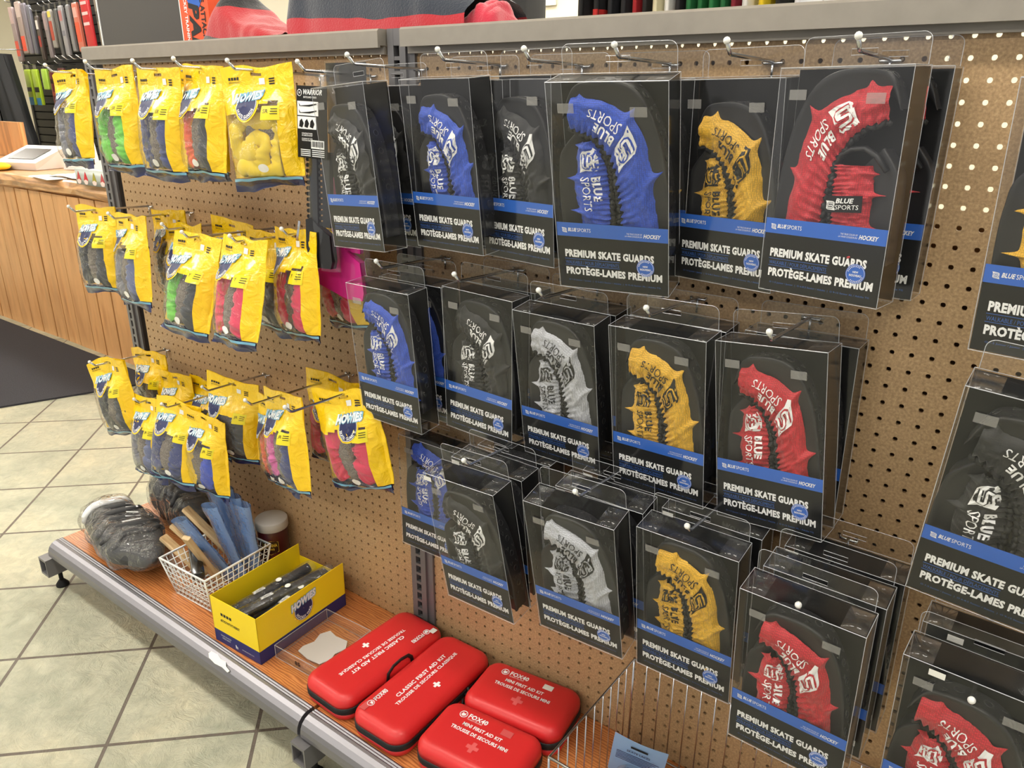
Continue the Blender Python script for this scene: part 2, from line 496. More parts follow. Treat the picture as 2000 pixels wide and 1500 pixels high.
def deck(x0, x1, lab):
    t = empty('base_shelf', lab, 'shelf', ((x0 + x1) / 2, 0, .16), group='wooden base shelves')
    w = (x1 - x0) / 2
    MB().box(-w, w, -.335, -.001, -.02, 0).build('wooden_board', M_deck, t)
    prof = [(-.335, -.02), (-.335, .0), (-.34, .003), (-.343, .0015), (-.346, .003), (-.349, .0015), (-.352, .003), (-.358, .002), (-.368, -.002), (-.377, -.010), (-.382, -.020), (-.384, -.030), (-.384, -.040), (-.378, -.044), (-.36, -.044), (-.36, -.03)]
    n = len(prof); vs = [(x, y, z) for x in (-w, w) for y, z in prof]
    fs = [tuple(range(n))[::-1], tuple(range(n, 2 * n))] + [(i, (i + 1) % n, (i + 1) % n + n, i + n) for i in range(n)]
    MB().add(vs, fs).build('front_rail', M_alu, t)
    MB().box(-w, w, -.06, -.002, -.1, -.021).build('back_brace', M_post, t)
    return t, w
tl, wl = deck(-2.11, -.972, 'orange pine base shelf with rounded aluminium front, left bay')
deck(-.962, .235, 'orange pine base shelf with rounded aluminium front, right bay')
sm = [(-.045, .004), (-.02, .006), (0, .001), (.02, .003), (.03, -.006), (.05, -.010), (.046, -.016), (.02, -.013), (-.01, -.016), (-.04, -.012), (-.05, -.004)]
s_ = MB().add([(x, y, z) for x, y in sm for z in (0,)], [tuple(range(len(sm)))], M=Matrix.Translation((-1.265 + 1.541, -.3685, .0005)) @ Matrix.Rotation(math.radians(38), 4, 'X') @ Matrix.Scale(.9, 4))
s_.build('torn_sticker', M_paper, tl)
# pressed-steel back panel edge shows nothing else; a thin steel kick below the shelf
struct('trim_1', MB().box(-2.1, .23, .035, .04, .0, .12), M_post)

# ------------------------------------------------------------------ peg hooks
_hk = None
def hook(x, z, tip, lab, up=.1):
    """x, z on the board; tip = length out from the board"""
    t = empty('peg_hook', lab, 'hook', (x, 0, z), group='wire hooks on the pegboard')
    m = MB()
    e = (0, -tip, tip * up); r = .0026
    m.tube([(0, -.004, 0), (0, -tip * .5, tip * up * .5), e, (0, -tip - .003, tip * up + .001), (0, -tip - .015, tip * up + .013)], r, 8)
    m.tube([(-.0127, .006, .0), (-.0127, -.003, 0), (-.0125, -.005, -.002), (.0125, -.005, -.002), (.0127, -.003, 0), (.0127, .006, 0)], .0022, 6)
    m.tube([(0, -.005, 0), (0, -.005, -.024)], .002, 6)
    m.build('wire', M_zinc, t, True)
    MB().ball((0, -tip - .016, tip * up + .0145), .0046, 10).build('end_cap', M_whitecap, t, True)
    return t

# ------------------------------------------------------------------ boxed walkable skate guards
BW, BH, BD = .16, .28, .05
FAB = {'black': (20, 20, 22), 'blue': (40, 84, 204), 'yellow': (244, 188, 46), 'red': (206, 32, 48), 'silver': (206, 208, 216)}
def shield(m, fmap, mi_plate, mi_s, mi_in, h):
    """block letter S in a flared shield, drawn in a square of side h at the origin (x right, z up)"""
    def sc(pts, off): return [fmap(x * h, z * h, off) for x, z in pts]
    plate = [(-.12, 1.1), (.12, 1.0), (.82, 1.0), (1.0, .86), (1.0, .22), (1.12, -.1), (.88, 0), (.18, 0), (0, .14), (0, .8)]
    # fan of quads so that the plate follows the cloth
    def strip(pts_a, pts_b, off, mi):
        vs = []; n = len(pts_a)
        vs = sc(pts_a, off) + sc(pts_b, off)
        m.add(vs, [(i, i + 1, n + i + 1, n + i) for i in range(n - 1)], mi)
    L = [(-.12, 1.1), (0, .8), (0, .47), (0, .14), (.18, 0)]; R_ = [(.82, 1.0), (1.0, .86), (1.0, .5), (1.0, .22), (1.12, -.1)]
    lf = lambda q: [(a[0] + (b[0] - a[0]) * q, a[1] + (b[1] - a[1]) * q) for a, b in zip(L, R_)]
    for q in range(6): strip(lf(q / 6), lf((q + 1) / 6), 0, mi_plate)
    path = [(.86, .78), (.26, .78), (.2, .70), (.2, .58), (.26, .52), (.74, .48), (.8, .42), (.8, .3), (.74, .22), (.14, .22)]
    big = h > .02
    pp = path; path = []
    for a, b in zip(pp, pp[1:]):
        nseg = 4 if big and math.hypot(a[0] - b[0], a[1] - b[1]) > .3 else 1
        path += [(a[0] + (b[0] - a[0]) * i / nseg, a[1] + (b[1] - a[1]) * i / nseg) for i in range(nseg)]
    path.append(pp[-1])
    def stroke(w, off, mi):
        A = []; B_ = []
        for i, (x, z) in enumerate(path):
            a = path[max(0, i - 1)]; b = path[min(len(path) - 1, i + 1)]
            dx, dz = b[0] - a[0], b[1] - a[1]; l = math.hypot(dx, dz)
            A.append((x - dz / l * w, z + dx / l * w)); B_.append((x + dz / l * w, z - dx / l * w))
        strip(A, B_, off, mi)
    stroke(.125, .0011 if big else .0002, mi_s)
    stroke(.055, .0020 if big else .0004, mi_in)

def cloth_print(fm, dark):
    """lettering of one guard: shield then BLUE over SPORTS; fm(a, b, off): a along, b up"""
    m = MB()
    shield(m, lambda a, b, o: fm(a - .001, b - .0135, o), 0, 1, 0, .027)
    m.text('BLUE', .033, .066, .0015, .0125, lambda a, b: fm(a, b, .0004), bold=.035)
    m.text('SPORTS', .034, .079, -.0125, -.0015, lambda a, b: fm(a, b, .0004))
    return m

def make_guard(parent, col, outer, inner, solep, seed, print_dir, s_print, stop=None, tagpos=None, letters_on=True, depth0=0):
    """outer / inner / sole outlines are (u, v) lists on the box front, 0..1"""
    W, H, D = BW, BH, BD
    fm = mesh_fabric('guard_mesh_' + col, FAB[col]) if col != 'black' else mesh_fabric('guard_mesh_black', FAB[col], .7)
    N = 110; K = 14
    to = lambda uv: Vector(((uv[0] - .5) * W, 0, -uv[1] * H))
    O = catmull([to(p) for p in outer], N); I = catmull([to(p) for p in inner], N)
    length = sum(((O[i] + I[i]) / 2 - (O[i + 1] + I[i + 1]) / 2).length for i in range(N))
    rnd = random.Random(seed)
    spikes = [(.06 + rnd.uniform(-.03, .04), .6), (.33 + rnd.uniform(-.04, .04), 1), (.62 + rnd.uniform(-.05, .05), 1.1), (.9, .9)]
    base = -D + .016 + depth0
    def F(s, t, off=0):
        s = min(1, max(0, s)); t = min(1, max(0, t))
        x = s * N; i = min(N - 1, int(x)); f = x - i
        o = O[i].lerp(O[i + 1], f); n_ = I[i].lerp(I[i + 1], f)
        d = (n_ - o); wl = d.length; d = d / max(wl, 1e-6)
        # pulled corners at the outer edge, gathered elastic at the inner edge
        sp = sum(a * .017 * math.exp(-abs((s - c) / .013) ** 1.2) for c, a in spikes) * (1 - t) ** 5
        gather = .0016 * math.sin(s * 2 * PI * 24 + 3 * nz(s * 9, 0, 0, seed)) * t ** 4
        p = o + d * (wl * t - sp + gather)
        sag = .004 * nz(s * 5, t * 1.5, 0, seed)
        y = base - .0085 * math.sin(PI * min(1, t * .9 + .08)) ** .7 - (.0030 * t ** 2.6) * math.sin(s * 2 * PI * 21 + 5 * nz(s * 7, t, 1, seed)) - sag
        y -= .0042 * nz(s * 11 + t * 4, t * 4 - s * 6, 2, seed) + .002 * (1 - 2 * abs(nz(s * 20 - t * 5, t * 3 + s * 5, 5, seed))) ** 3
        y += .006 * (1 - t) ** 6
        for c, a in spikes: y -= .0035 * math.exp(-((s - c - .05 * t) / .02) ** 2) * (1 - t) * (t + .15)
        return Vector((p.x, y - off, p.z))
    g = MB().grid(lambda a, b: F(a, b), N, K).build('skate_guard', fm, parent, True)
    # elastic trim inside the gathered edge
    tr = [F(i / N, 1) + Vector((0, .003, 0)) + (I[i] - O[i]).normalized() * .0025 for i in range(N + 1)]
    MB().tube(tr, [.0036 + .0009 * math.sin(i * 1.9) for i in range(N + 1)], 6).build('elastic_trim', M_neo, g, True)
    # dark backing between cloth and sole, the sole with its rim, and the tread
    S = catmull([to(p) for p in solep], N)
    sb = MB()
    yF = base + .001; yb = -.004
    def SO(a, b):
        i = int(round(a * N)); s0 = S[i]; o0 = O[i]
        o0 = o0 + (I[i] - O[i]) * .25
        q = [(o0, yF + .004), (o0.lerp(s0, .55), yF + .001), (o0.lerp(s0, .86), yF), (s0, yF - .0025), (s0 + (s0 - o0).normalized() * .0016, yF - .001), (s0 + (s0 - o0).normalized() * .0016, yF + .004), (s0, yF + .006), (s0, yb)][int(round(b * 7))]
        return Vector((q[0].x, q[1], q[0].z))
    sb.grid(SO, N, 7)
    so = sb.build('sole', M_rubber, g, True)
    return g, F, length, S, O, yF, yb

def tread(parent, S, O, yF, yb, i0, i1, step=5):
    """raised rings and bars moulded into the side of the sole"""
    m = MB(); yc = (yF + yb) / 2 + .003
    for i in range(i0, i1, step):
        p = S[i]; t = (S[min(len(S) - 1, i + 1)] - S[max(0, i - 1)]).normalized()
        nrm = (p - O[i]).normalized()
        c = p + nrm * .0003
        if (i // step) % 2 == 0:
            ring = [Vector((0, yc, 0)) + c + t * (.0052 * math.cos(a)) + Vector((0, .0045 * math.sin(a), 0)) for a in [2 * PI * k / 12 for k in range(12)]]
            m.tube(ring, .0009, 4, closed=True)
        else:
            for dy in (-.008, .008):
                m.tube([c + Vector((0, yc + dy - .003, 0)), c + t * .006 + Vector((0, yc + dy, 0)), c + Vector((0, yc + dy + .003, 0))], .0009, 4)
    m.build('tread', M_rubber, parent, True)

G1o = [(.17, .07), (.32, .085), (.46, .10), (.62, .15), (.73, .21), (.80, .31), (.83, .43), (.86, .57), (.885, .70), (.87, .82)]
G1i = [(.15, .21), (.22, .225), (.30, .24), (.41, .29), (.50, .37), (.54, .45), (.565, .55), (.575, .64), (.57, .72), (.55, .82)]
G1s = [(.09, .17), (.19, .045), (.33, .015), (.57, .02), (.74, .075), (.86, .2), (.92, .33), (.955, .47), (.975, .66), (.975, .82)]
G2o = [(.25, .275), (.185, .33), (.165, .40), (.15, .48), (.16, .58), (.20, .68), (.22, .82)]
G2i = [(.33, .27), (.41, .335), (.455, .43), (.465, .55), (.47, .66), (.46, .74), (.45, .82)]
G2s = [(.19, .245), (.06, .33), (.03, .42), (.02, .50), (.02, .62), (.03, .72), (.04, .82)]
def jig(P, du=0, dv=0, k=1.0, mirror=False):
    out = [(.5 + (u - .5 + du) * k, v + dv) for u, v in P]
    return [(1 - u, v) for u, v in out] if mirror else out

def front_label(t):
    """black printed card in the lower third of the box front"""
    W, H, D = BW, BH, BD
    y = -D + .0012; zt = -.655 * H; zb = -H + .001; hh = zt - zb
    lab = MB().box(-W / 2 + .001, W / 2 - .001, y, y + .0006, zb, zt).build('front_label', M_black, t)
    MB().box(-W / 2 + .001, W / 2 - .001, y - .0003, y, zt - .205 * hh, zt).build('blue_stripe', M_blue, lab)
    X = lambda u: (u - .5) * W
    Z = lambda v: zt - v * hh
    fm = lambda off: (lambda x, z: Vector((x, y - off, z)))
    m = MB()
    m.text('PREMIUM SKATE GUARDS', X(.07), X(.875), Z(.525), Z(.405), fm(.0006), bold=.05)
    m.text('PROTÈGE-LAMES PREMIUM', X(.07), X(.945), Z(.80), Z(.655), fm(.0006), bold=.05)
    m.text('BLUE', X(.11), X(.19), Z(.13), Z(.075), fm(.0006), bold=.03, shear=.25)
    m.text('SPORTS', X(.195), X(.32), Z(.13), Z(.075), fm(.0006))
    m.text('HOCKEY', X(.785), X(.935), Z(.155), Z(.095), fm(.0006), bold=.03, shear=.3)
    m.text('THE TRUE COLOR OF', X(.64), X(.775), Z(.118), Z(.095), fm(.0006), shear=.3)
    m.text('LA VRAIE COULEUR DU', X(.625), X(.775), Z(.152), Z(.13), fm(.0006), shear=.3)
    shield(m, lambda a, b, o: Vector((X(.058) + a, y - .0006 - o, Z(.145) + b)), 0, 1, 0, .0062)
    m.build('lettering', [M_white, M_blue], lab)
    b = MB()
    b.text('WALKABLE / POUR DÉPLACEMENTS', X(.07), X(.565), Z(.632), Z(.568), fm(.0006))
    for v in (.553, .65): b.box(X(.065), X(.57), y - .0007, y - .0003, Z(v) - .0003, Z(v) + .0003)
    b.text('O 1-5 Junior / Junior  |  O 6-8.5 Senior / Adulte  |  O 9-12 Senior XL / Adulte TG', X(.09), X(.93), Z(.905), Z(.875), fm(.0006))
    b.build('blue_lettering', M_blueink, lab)
    r = .0124; c = (X(.80), Z(.60)); n = 28
    disc = MB(); disc.poly([(c[0] + r * math.cos(2 * PI * k / n), c[1] + r * math.sin(2 * PI * k / n)) for k in range(n)], fm(.0010))
    disc.build('round_badge', M_blue, lab)
    q = MB()
    q.text('NEW', c[0] - .0035, c[0] + .0035, c[1] + .001, c[1] + .0035, fm(.0013), bold=.03)
    q.text('NOUVEAU', c[0] - .0075, c[0] + .0075, c[1] - .0035, c[1] - .0005, fm(.0013), bold=.03)
    q.tube([Vector((c[0] + .0113 * math.cos(2 * PI * k / n), y - .0013, c[1] + .0113 * math.sin(2 * PI * k / n))) for k in range(n)], .0002, 4, closed=True)
    for k in list(range(5, 14)) + list(range(19, 28)):
        a = 2 * PI * k / 33 * 1.15
        q.box(-.0004, .0004, -.0001, .0001, -.0008, .0008, M=Matrix.Translation((c[0] + .0095 * math.cos(a), y - .0013, c[1] + .0095 * math.sin(a))) @ Matrix.Rotation(-a + PI / 2, 4, 'Y'))
    q.build('badge_lettering', M_white, lab)
    return lab

def clear_case(t, seed=0):
    W, H, D = BW, BH, BD
    m = MB(); w = W / 2
    rr = random.Random(seed)
    # walls, subdivided so they can bow slightly
    bow = [rr.uniform(.0, .0016) for _ in range(5)]
    m.grid(lambda a, b: Vector((-w + a * W, -D - bow[0] * math.sin(PI * a) * math.sin(PI * b), -b * H)), 6, 8)
    m.grid(lambda a, b: Vector((w - bow[1] * math.sin(PI * a) * math.sin(PI * b), -D + a * D, -b * H)), 3, 8)
    m.grid(lambda a, b: Vector((-w + bow[1] * math.sin(PI * a) * math.sin(PI * b), -a * D, -b * H)), 3, 8)
    m.grid(lambda a, b: Vector((-w + a * W, -b * D, .001 * math.sin(PI * a) * math.sin(PI * b))), 6, 3)
    m.grid(lambda a, b: Vector((-w + a * W, -D + b * D, -H - .002 * math.sin(PI * a) * math.sin(PI * b))), 6, 3)
    m.grid(lambda a, b: Vector((-w + a * W, 0, -b * H)), 2, 2)
    # folded-in flap on the lid
    m.box(-w + .002, -w + .032, -D + .004, -.003, -.0018, -.0014)
    m.box(w - .032, w - .002, -D + .004, -.003, -.0018, -.0014)
    c = m.build('clear_case', M_clear, t, True)
    # hang tab with slot
    h = .036; rad = .010; sw, sh, sz = .016, .0035, .017
    out = [(-w + .004, 0), (w - .004, 0)]
    for q, (cx, cz) in enumerate([(w - .004 - rad, h - rad), (-w + .004 + rad, h - rad)]):
        for k in range(6):
            a = q * PI / 2 + PI / 2 * k / 5; out.append((cx + rad * math.cos(a), cz + rad * math.sin(a)))
    tab = MB(); y = -.0003
    inn = [(-sw, sz - sh), (sw, sz - sh), (sw, sz + sh), (-sw, sz + sh)]
    # four panels round the slot
    tab.add([(x, y, z) for x, z in [(-w + .004, 0), (w - .004, 0), (sw, sz - sh), (-sw, sz - sh)]], [(0, 1, 2, 3)])
    R_ = out[2:8]; L_ = out[8:14]
    tab.add([(x, y, z) for x, z in [(w - .004, 0)] + R_ + [(sw, sz + sh), (sw, sz - sh)]], [tuple(range(9))])
    tab.add([(x, y, z) for x, z in [R_[-1], L_[0], (-sw, sz + sh), (sw, sz + sh)]], [(0, 1, 2, 3)])
    tab.add([(x, y, z) for x, z in L_ + [(-w + .004, 0), (-sw, sz - sh), (-sw, sz + sh)]], [tuple(range(9))])
    tb = tab.build('hang_tab', M_clear, t)
    e = MB(); r = .00042
    e.tube([(x, y, z) for x, z in out[1:] + out[:1]], r, 4)
    e.tube([(x, y, z) for x, z in inn], r, 4, closed=True)
    for xx in (-w, w):
        for yy in (-D, 0): e.tube([(xx, yy, 0), (xx, yy, -H)], r, 4)
    for zz in (0, -H):
        for yy in (-D, 0): e.tube([(-w, yy, zz), (w, yy, zz)], r * (1.5 if (yy < 0 and zz == 0) else 1), 4)
        for xx in (-w, w): e.tube([(xx, -D, zz), (xx, 0, zz)], r, 4)
    e.build('folded_edge', M_crease, t)
    return c

def guard_box(label, col, loc, rot, seed=0, scale=1.0, mirror=False, seals=((.10, .09), (.70, .105)), du=0, dv=0, k=1.0, sticker=None):
    t = empty('skate_guard_box', label, 'boxed skate guards', loc, rot, 'boxed skate guards on the pegboard')
    W, H, D = BW, BH, BD
    clear_case(t, seed)
    MB().box(-W / 2 + .001, W / 2 - .001, -.0022, -.001, -H + .002, -.0015).build('backing_card', M_black, t)
    front_label(t)
    gm = mesh_fabric('guard_mesh_' + col, FAB[col], .62 if col != 'black' else .7)
    ink = [M_white, gm] if col in ('black', 'blue', 'red') else [M_inkblack, gm]
    j = lambda P, a=0, b=0: jig(P, du + a, dv + b, k, mirror)
    g, F, L, S, O, yF, yb = make_guard(t, col, j(G1o), j(G1i), j(G1s), seed, 1, .4)
    tread(g, S, O, yF, yb, 8, 100)
    tm = .5
    # lettering runs from the shield towards the toe; its top always faces the opening
    wid = .046
    if not mirror:
        fm = lambda a, b, off: F(.44 - a / L, .50 + b / wid, off + .0012)
    else:
        fm = lambda a, b, off: F(.17 + a / L, .50 + b / wid, off + .0009)
    cloth_print(fm, False).build('lettering', ink, g)
    if not mirror:
        g2, F2, L2, S2, O2, yF2, yb2 = make_guard(t, col, j(G2o), j(G2i), j(G2s), seed + 9, 1, .1, depth0=.003)
        fm2 = lambda a, b, off: F2(.10 + a / L2, .55 + b / .046, off + .0009)
        cloth_print(fm2, False).build('lettering', ink, g2)
    else:
        A = [(.50, .40), (.50, .50), (.50, .6), (.52, .70), (.53, .82)]
        B_ = [(.77, .40), (.80, .50), (.80, .6), (.82, .70), (.83, .82)]
        Cs = [(.83, .33), (.95, .43), (.97, .55), (.97, .68), (.97, .82)]
        g2, F2, L2, S2, O2, yF2, yb2 = make_guard(t, col, B_, A, Cs, seed + 9, 1, .1, depth0=.0)
        m = MB().tube([Vector(((.5 + .0) * 0 + (u - .5) * W, yF2, -v * H)) for u, v in [(.5, .40), (.52, .36), (.6, .335), (.7, .33), (.79, .36), (.88, .42)]], .006, 8, flat=.6).build('toe_band', M_rubber, g2, True)
        lab = MB().box(.0, .046, -.0008, 0, -.020, 0, M=Matrix.Translation((-.004, -D + .0035, -.535 * H)) @ Matrix.Rotation(math.radians(-4), 4, 'Y')).build('woven_tag', M_black, g2)
        lt = MB(); f0 = lambda x, z: Vector((-.004 + x, -D + .0024, -.535 * H + z + .07 * x))
        lt.text('BLUE', .014, .036, -.009, -.003, f0, bold=.03, shear=.15)
        lt.text('SPORTS', .014, .043, -.0165, -.011, f0)
        shield(lt, lambda a, b, o: f0(.003 + a, -.0165 + b) - Vector((0, o, 0)), 0, 1, 0, .010)
        lt.build('tag_lettering', [M_white, M_black], g2)
    s = MB()
    for u, v in seals:
        x = (u - .5) * W; z = -v * H
        s = MB().box(x, x + .022, -D - .0022, -D - .0019, z - .012, z)
        s.build('seal', M_seal, t)
    if sticker:
        x, z = sticker
        MB().box(x, x + .018, -D - .0024, -D - .0021, z - .009, z).build('price_sticker', M_paper, t)
    if scale != 1.0:
        t.scale = (scale,) * 3
    return t

def zz(v): return ZT + v
BX = {}
def gb(key, label, col, P, rot, **kw):
    BX[key] = guard_box(label, col, (P[0], P[1], ZT + P[2]), rot, **kw)
gb('1A', 'black boxed skate guards, first of the top row, next to the dark bagged blade cover', 'black', (-.915, -.146, -.054), (-8.3, 2.6, -3.9), seed=1, du=-.02, dv=.10, k=.95)
gb('1B', 'blue boxed skate guards in the top row, smaller than the big blue box', 'blue', (-.73, -.11, -.042), (-3.9, 5.7, -.6), seed=2, dv=.08, k=.93)
gb('1C', 'black boxed skate guards in the top row between the two blue boxes', 'black', (-0.596, -0.069, -0.040), (-9.7, 3.0, -.5), seed=3, scale=1.035, dv=.10, k=.95)
gb('1D', 'big blue boxed skate guards standing out in the middle of the top row', 'blue', (-.41, -.134, -.041), (9.5, 12.9, -.6), seed=4, scale=1.1)
gb('1E', 'yellow boxed skate guards in the top row between the big blue and the red', 'yellow', (-.253, -.050, -.045), (-10.5, 4.8, -.5), seed=5, dv=.10, k=.92)
gb('1F', 'red boxed skate guards in the top row with a black woven tag, beside bare pegboard', 'red', (-0.097, -0.105, -0.037), (-9.7, 1.0, -.5), seed=6, scale=.975, mirror=True)
gb('2A', 'blue boxed skate guards, first of the middle row, below the pink blade cover', 'blue', (-.863, -.136, -.399), (.3, 4.7, 0), seed=7, dv=.05, k=.95)
gb('2B', 'black boxed skate guards in the middle row between the blue and the silver', 'black', (-.675, -.076, -.394), (-1.1, 2.4, 1.5), seed=8, dv=.07)
gb('2C', 'silver grey boxed skate guards in the middle row beside the yellow ones', 'silver', (-.506, -.091, -.400), (-.7, 8.6, 0), seed=9, dv=.05, k=.93)
gb('2D', 'yellow boxed skate guards in the middle row between the silver and the red', 'yellow', (-.316, -.101, -.391), (-1.6, 6.6, -1.5), seed=10, dv=.06, k=.93)
gb('2E', 'red boxed skate guards at the end of the middle row beside bare pegboard', 'red', (-.154, -.077, -.390), (-4.5, 1.9, -5.8), seed=11, dv=.07, k=.9)
gb('3A', 'blue boxed skate guards flat on the board, half hidden behind the black lowest-row box', 'blue', (-.838, -.040, -.741), (6, 4, 4), seed=12)
gb('3B', 'black boxed skate guards in the lowest row, first from the left, above the red kits', 'black', (-.614, -.209, -.686), (-.9, 8.9, -2.7), seed=13, dv=.12, sticker=(-.078, -.004))
gb('3C', 'silver grey boxed skate guards in the lowest row above the small red kit', 'silver', (-.389, -.218, -.66), (2.6, 12.0, -.4), seed=14, dv=.08, k=.95)
gb('3D', 'yellow boxed skate guards in the lowest row above the chrome wire basket', 'yellow', (-.214, -.166, -.675), (.2, 7.4, -.1), seed=15, dv=.07, k=.93)
gb('3E', 'red boxed skate guards in the lowest row between the yellow box and the right-hand column', 'red', (-.029, -.225, -.676), (-1.7, 7.4, .4), seed=16, dv=.11, k=.92)
gb('4A', 'yellow boxed skate guards at the upper right edge of the picture', 'yellow', (.162, -.177, -.048), (-8, 4.5, -.3), seed=17, dv=.03)
gb('4B', 'black boxed skate guards at the right edge between the yellow and the red one', 'black', (.172, -.215, -.35), (-1.6, 8.1, 3.9), seed=18, dv=.10, k=1.0)
gb('4C', 'red boxed skate guards cut off by the lower right corner of the picture', 'red', (.171, -.201, -.701), (-2.9, 6.2, -.2), seed=19, dv=.17, sticker=(-.05, -.004))
def rear(src, P, rot, label):
    c = copy_tree(BX[src]); put(c, (P[0], P[1], ZT + P[2]), rot)
    c['label'] = label
rear('1A', (-.905, -.062, -.055), (-3, 2, -1), 'black boxed skate guards directly behind the first black box of the top row')
rear('1B', (-.722, -.040, -.045), (-2, 3, 0), 'blue boxed skate guards directly behind the smaller blue box of the top row')
rear('1C', (-.557, -.032, -.045), (-2, 2, 0), 'black boxed skate guards directly behind the black box between the two blue ones')
rear('1E', (-.405, -.012, -.045), (-2, 2, 0), 'yellow boxed skate guards seen through the side of the big blue box')
rear('1F', (-.083, -.012, -.036), (-2, 0, 0), 'red boxed skate guards directly behind the red box with the woven tag')
rear('2A', (-.850, -.062, -.399), (0, 4, 0), 'blue boxed skate guards directly behind the first blue box of the middle row')
rear('2B', (-.672, -.013, -.394), (-1, 2, 0), 'black boxed skate guards directly behind the black box of the middle row')
rear('2C', (-.500, -.033, -.397), (-1, 6.3, 0), 'silver boxed skate guards directly behind the silver box of the middle row')
rear('2D', (-.314, -.036, -.391), (-1, 5.2, 0), 'yellow boxed skate guards directly behind the yellow box of the middle row')
rear('2E', (-.135, -.012, -.392), (-1, 1, -1), 'red boxed skate guards directly behind the red box of the middle row')
rear('3B', (-.606, -.140, -.684), (-1, 7, 0), 'black boxed skate guards second in line behind the black box of the lowest row')
rear('2C', (-.598, -.072, -.684), (1, 4, 0), 'silver boxed skate guards third in line behind the black box of the lowest row')
rear('3B', (-.380, -.138, -.668), (1, 9.5, 0), 'black boxed skate guards second in line behind the silver box of the lowest row')
rear('3B', (-.372, -.064, -.668), (1, 8, 0), 'black boxed skate guards nearest the board behind the silver box of the lowest row')
rear('3B', (-.206, -.096, -.672), (0, 6.5, 0), 'black boxed skate guards directly behind the yellow box of the lowest row')
rear('3E', (-.022, -.156, -.674), (-1, 7.4, 0), 'red boxed skate guards second in line behind the red box of the lowest row')
rear('3B', (-.014, -.090, -.672), (-1, 7, 0), 'black boxed skate guards third in line behind the red box of the lowest row')
rear('4C', (.178, -.128, -.695), (-2, 4, 0), 'red boxed skate guards behind the red box cut off by the lower right corner')

for x, z, tip, lab in [
    (-.905, -.026, .165, 'wire hook with white tip in front of the first black box, top row'),
    (-.715, -.022, .150, 'wire hook with white tip over the smaller blue box, top row'),
    (-.549, -.0254, .150, 'wire hook with white tip over the black box between blue ones, top row'),
    (-.395, -.0254, .160, 'wire hook with white tip over the big blue box'),
    (-.240, -.0254, .160, 'wire hook with white tip over the yellow box, top row'),
    (-.089, -.0254, .160, 'wire hook with white tip over the red box, top row'),
    (-.852, -.372, .175, 'wire hook carrying the first blue box of the middle row'),
    (-.673, -.372, .170, 'wire hook carrying the black box of the middle row'),
    (-.502, -.374, .170, 'wire hook carrying the silver box of the middle row'),
    (-.3175, -.372, .170, 'wire hook carrying the yellow box of the middle row'),
    (-.140, -.374, .175, 'wire hook carrying the red box of the middle row'),
    (-.835, -.700, .120, 'wire hook carrying the flat hanging blue box of the lowest row'),
    (-.604, -.680, .235, 'wire hook carrying the black boxes of the lowest row'),
    (-.380, -.664, .240, 'wire hook carrying the silver box of the lowest row'),
    (-.208, -.672, .215, 'wire hook carrying the yellow box of the lowest row'),
    (-.036, -.7112, .250, 'wire hook carrying the red box of the lowest row'),
    (.152, -.0254, .20, 'wire hook carrying the yellow box at the right edge'),
    (.165, -.335, .24, 'wire hook carrying the black box at the right edge'),
    (.167, -.762, .235, 'wire hook carrying the red box in the lower right corner')]:
    hook(x, ZT + z, tip, lab, up=.02 if z > -.2 else (.04 if z > -.5 else .07))

# ------------------------------------------------------------------ yellow pouches with soft skate guards
PW, PH = .165, .221
SOFT = {'navy': (34, 48, 112), 'green': (112, 208, 62), 'red': (214, 46, 50), 'orange': (240, 92, 50), 'yellow': (236, 204, 24),
        'black': (36, 38, 44), 'grey': (122, 122, 134), 'pink': (226, 84, 172), 'crimson': (226, 36, 84), 'royal': (34, 70, 190), 'slate': (88, 98, 140)}
def soft(name):
    if 'soft_' + name in MATS: return MATS['soft_' + name]
    k = NT('soft_' + name); c = lin(SOFT[name]); v = k.coords()
    n = k.noise(v, 300, 2); k.b.inputs['Base Color'].default_value = (*c, 1); k.b.inputs['Roughness'].default_value = .7
    k.b.inputs['Sheen Weight'].default_value = .3; k.bump(n, .15, .0008)
    MATS['soft_' + name] = k.m
    return k.m

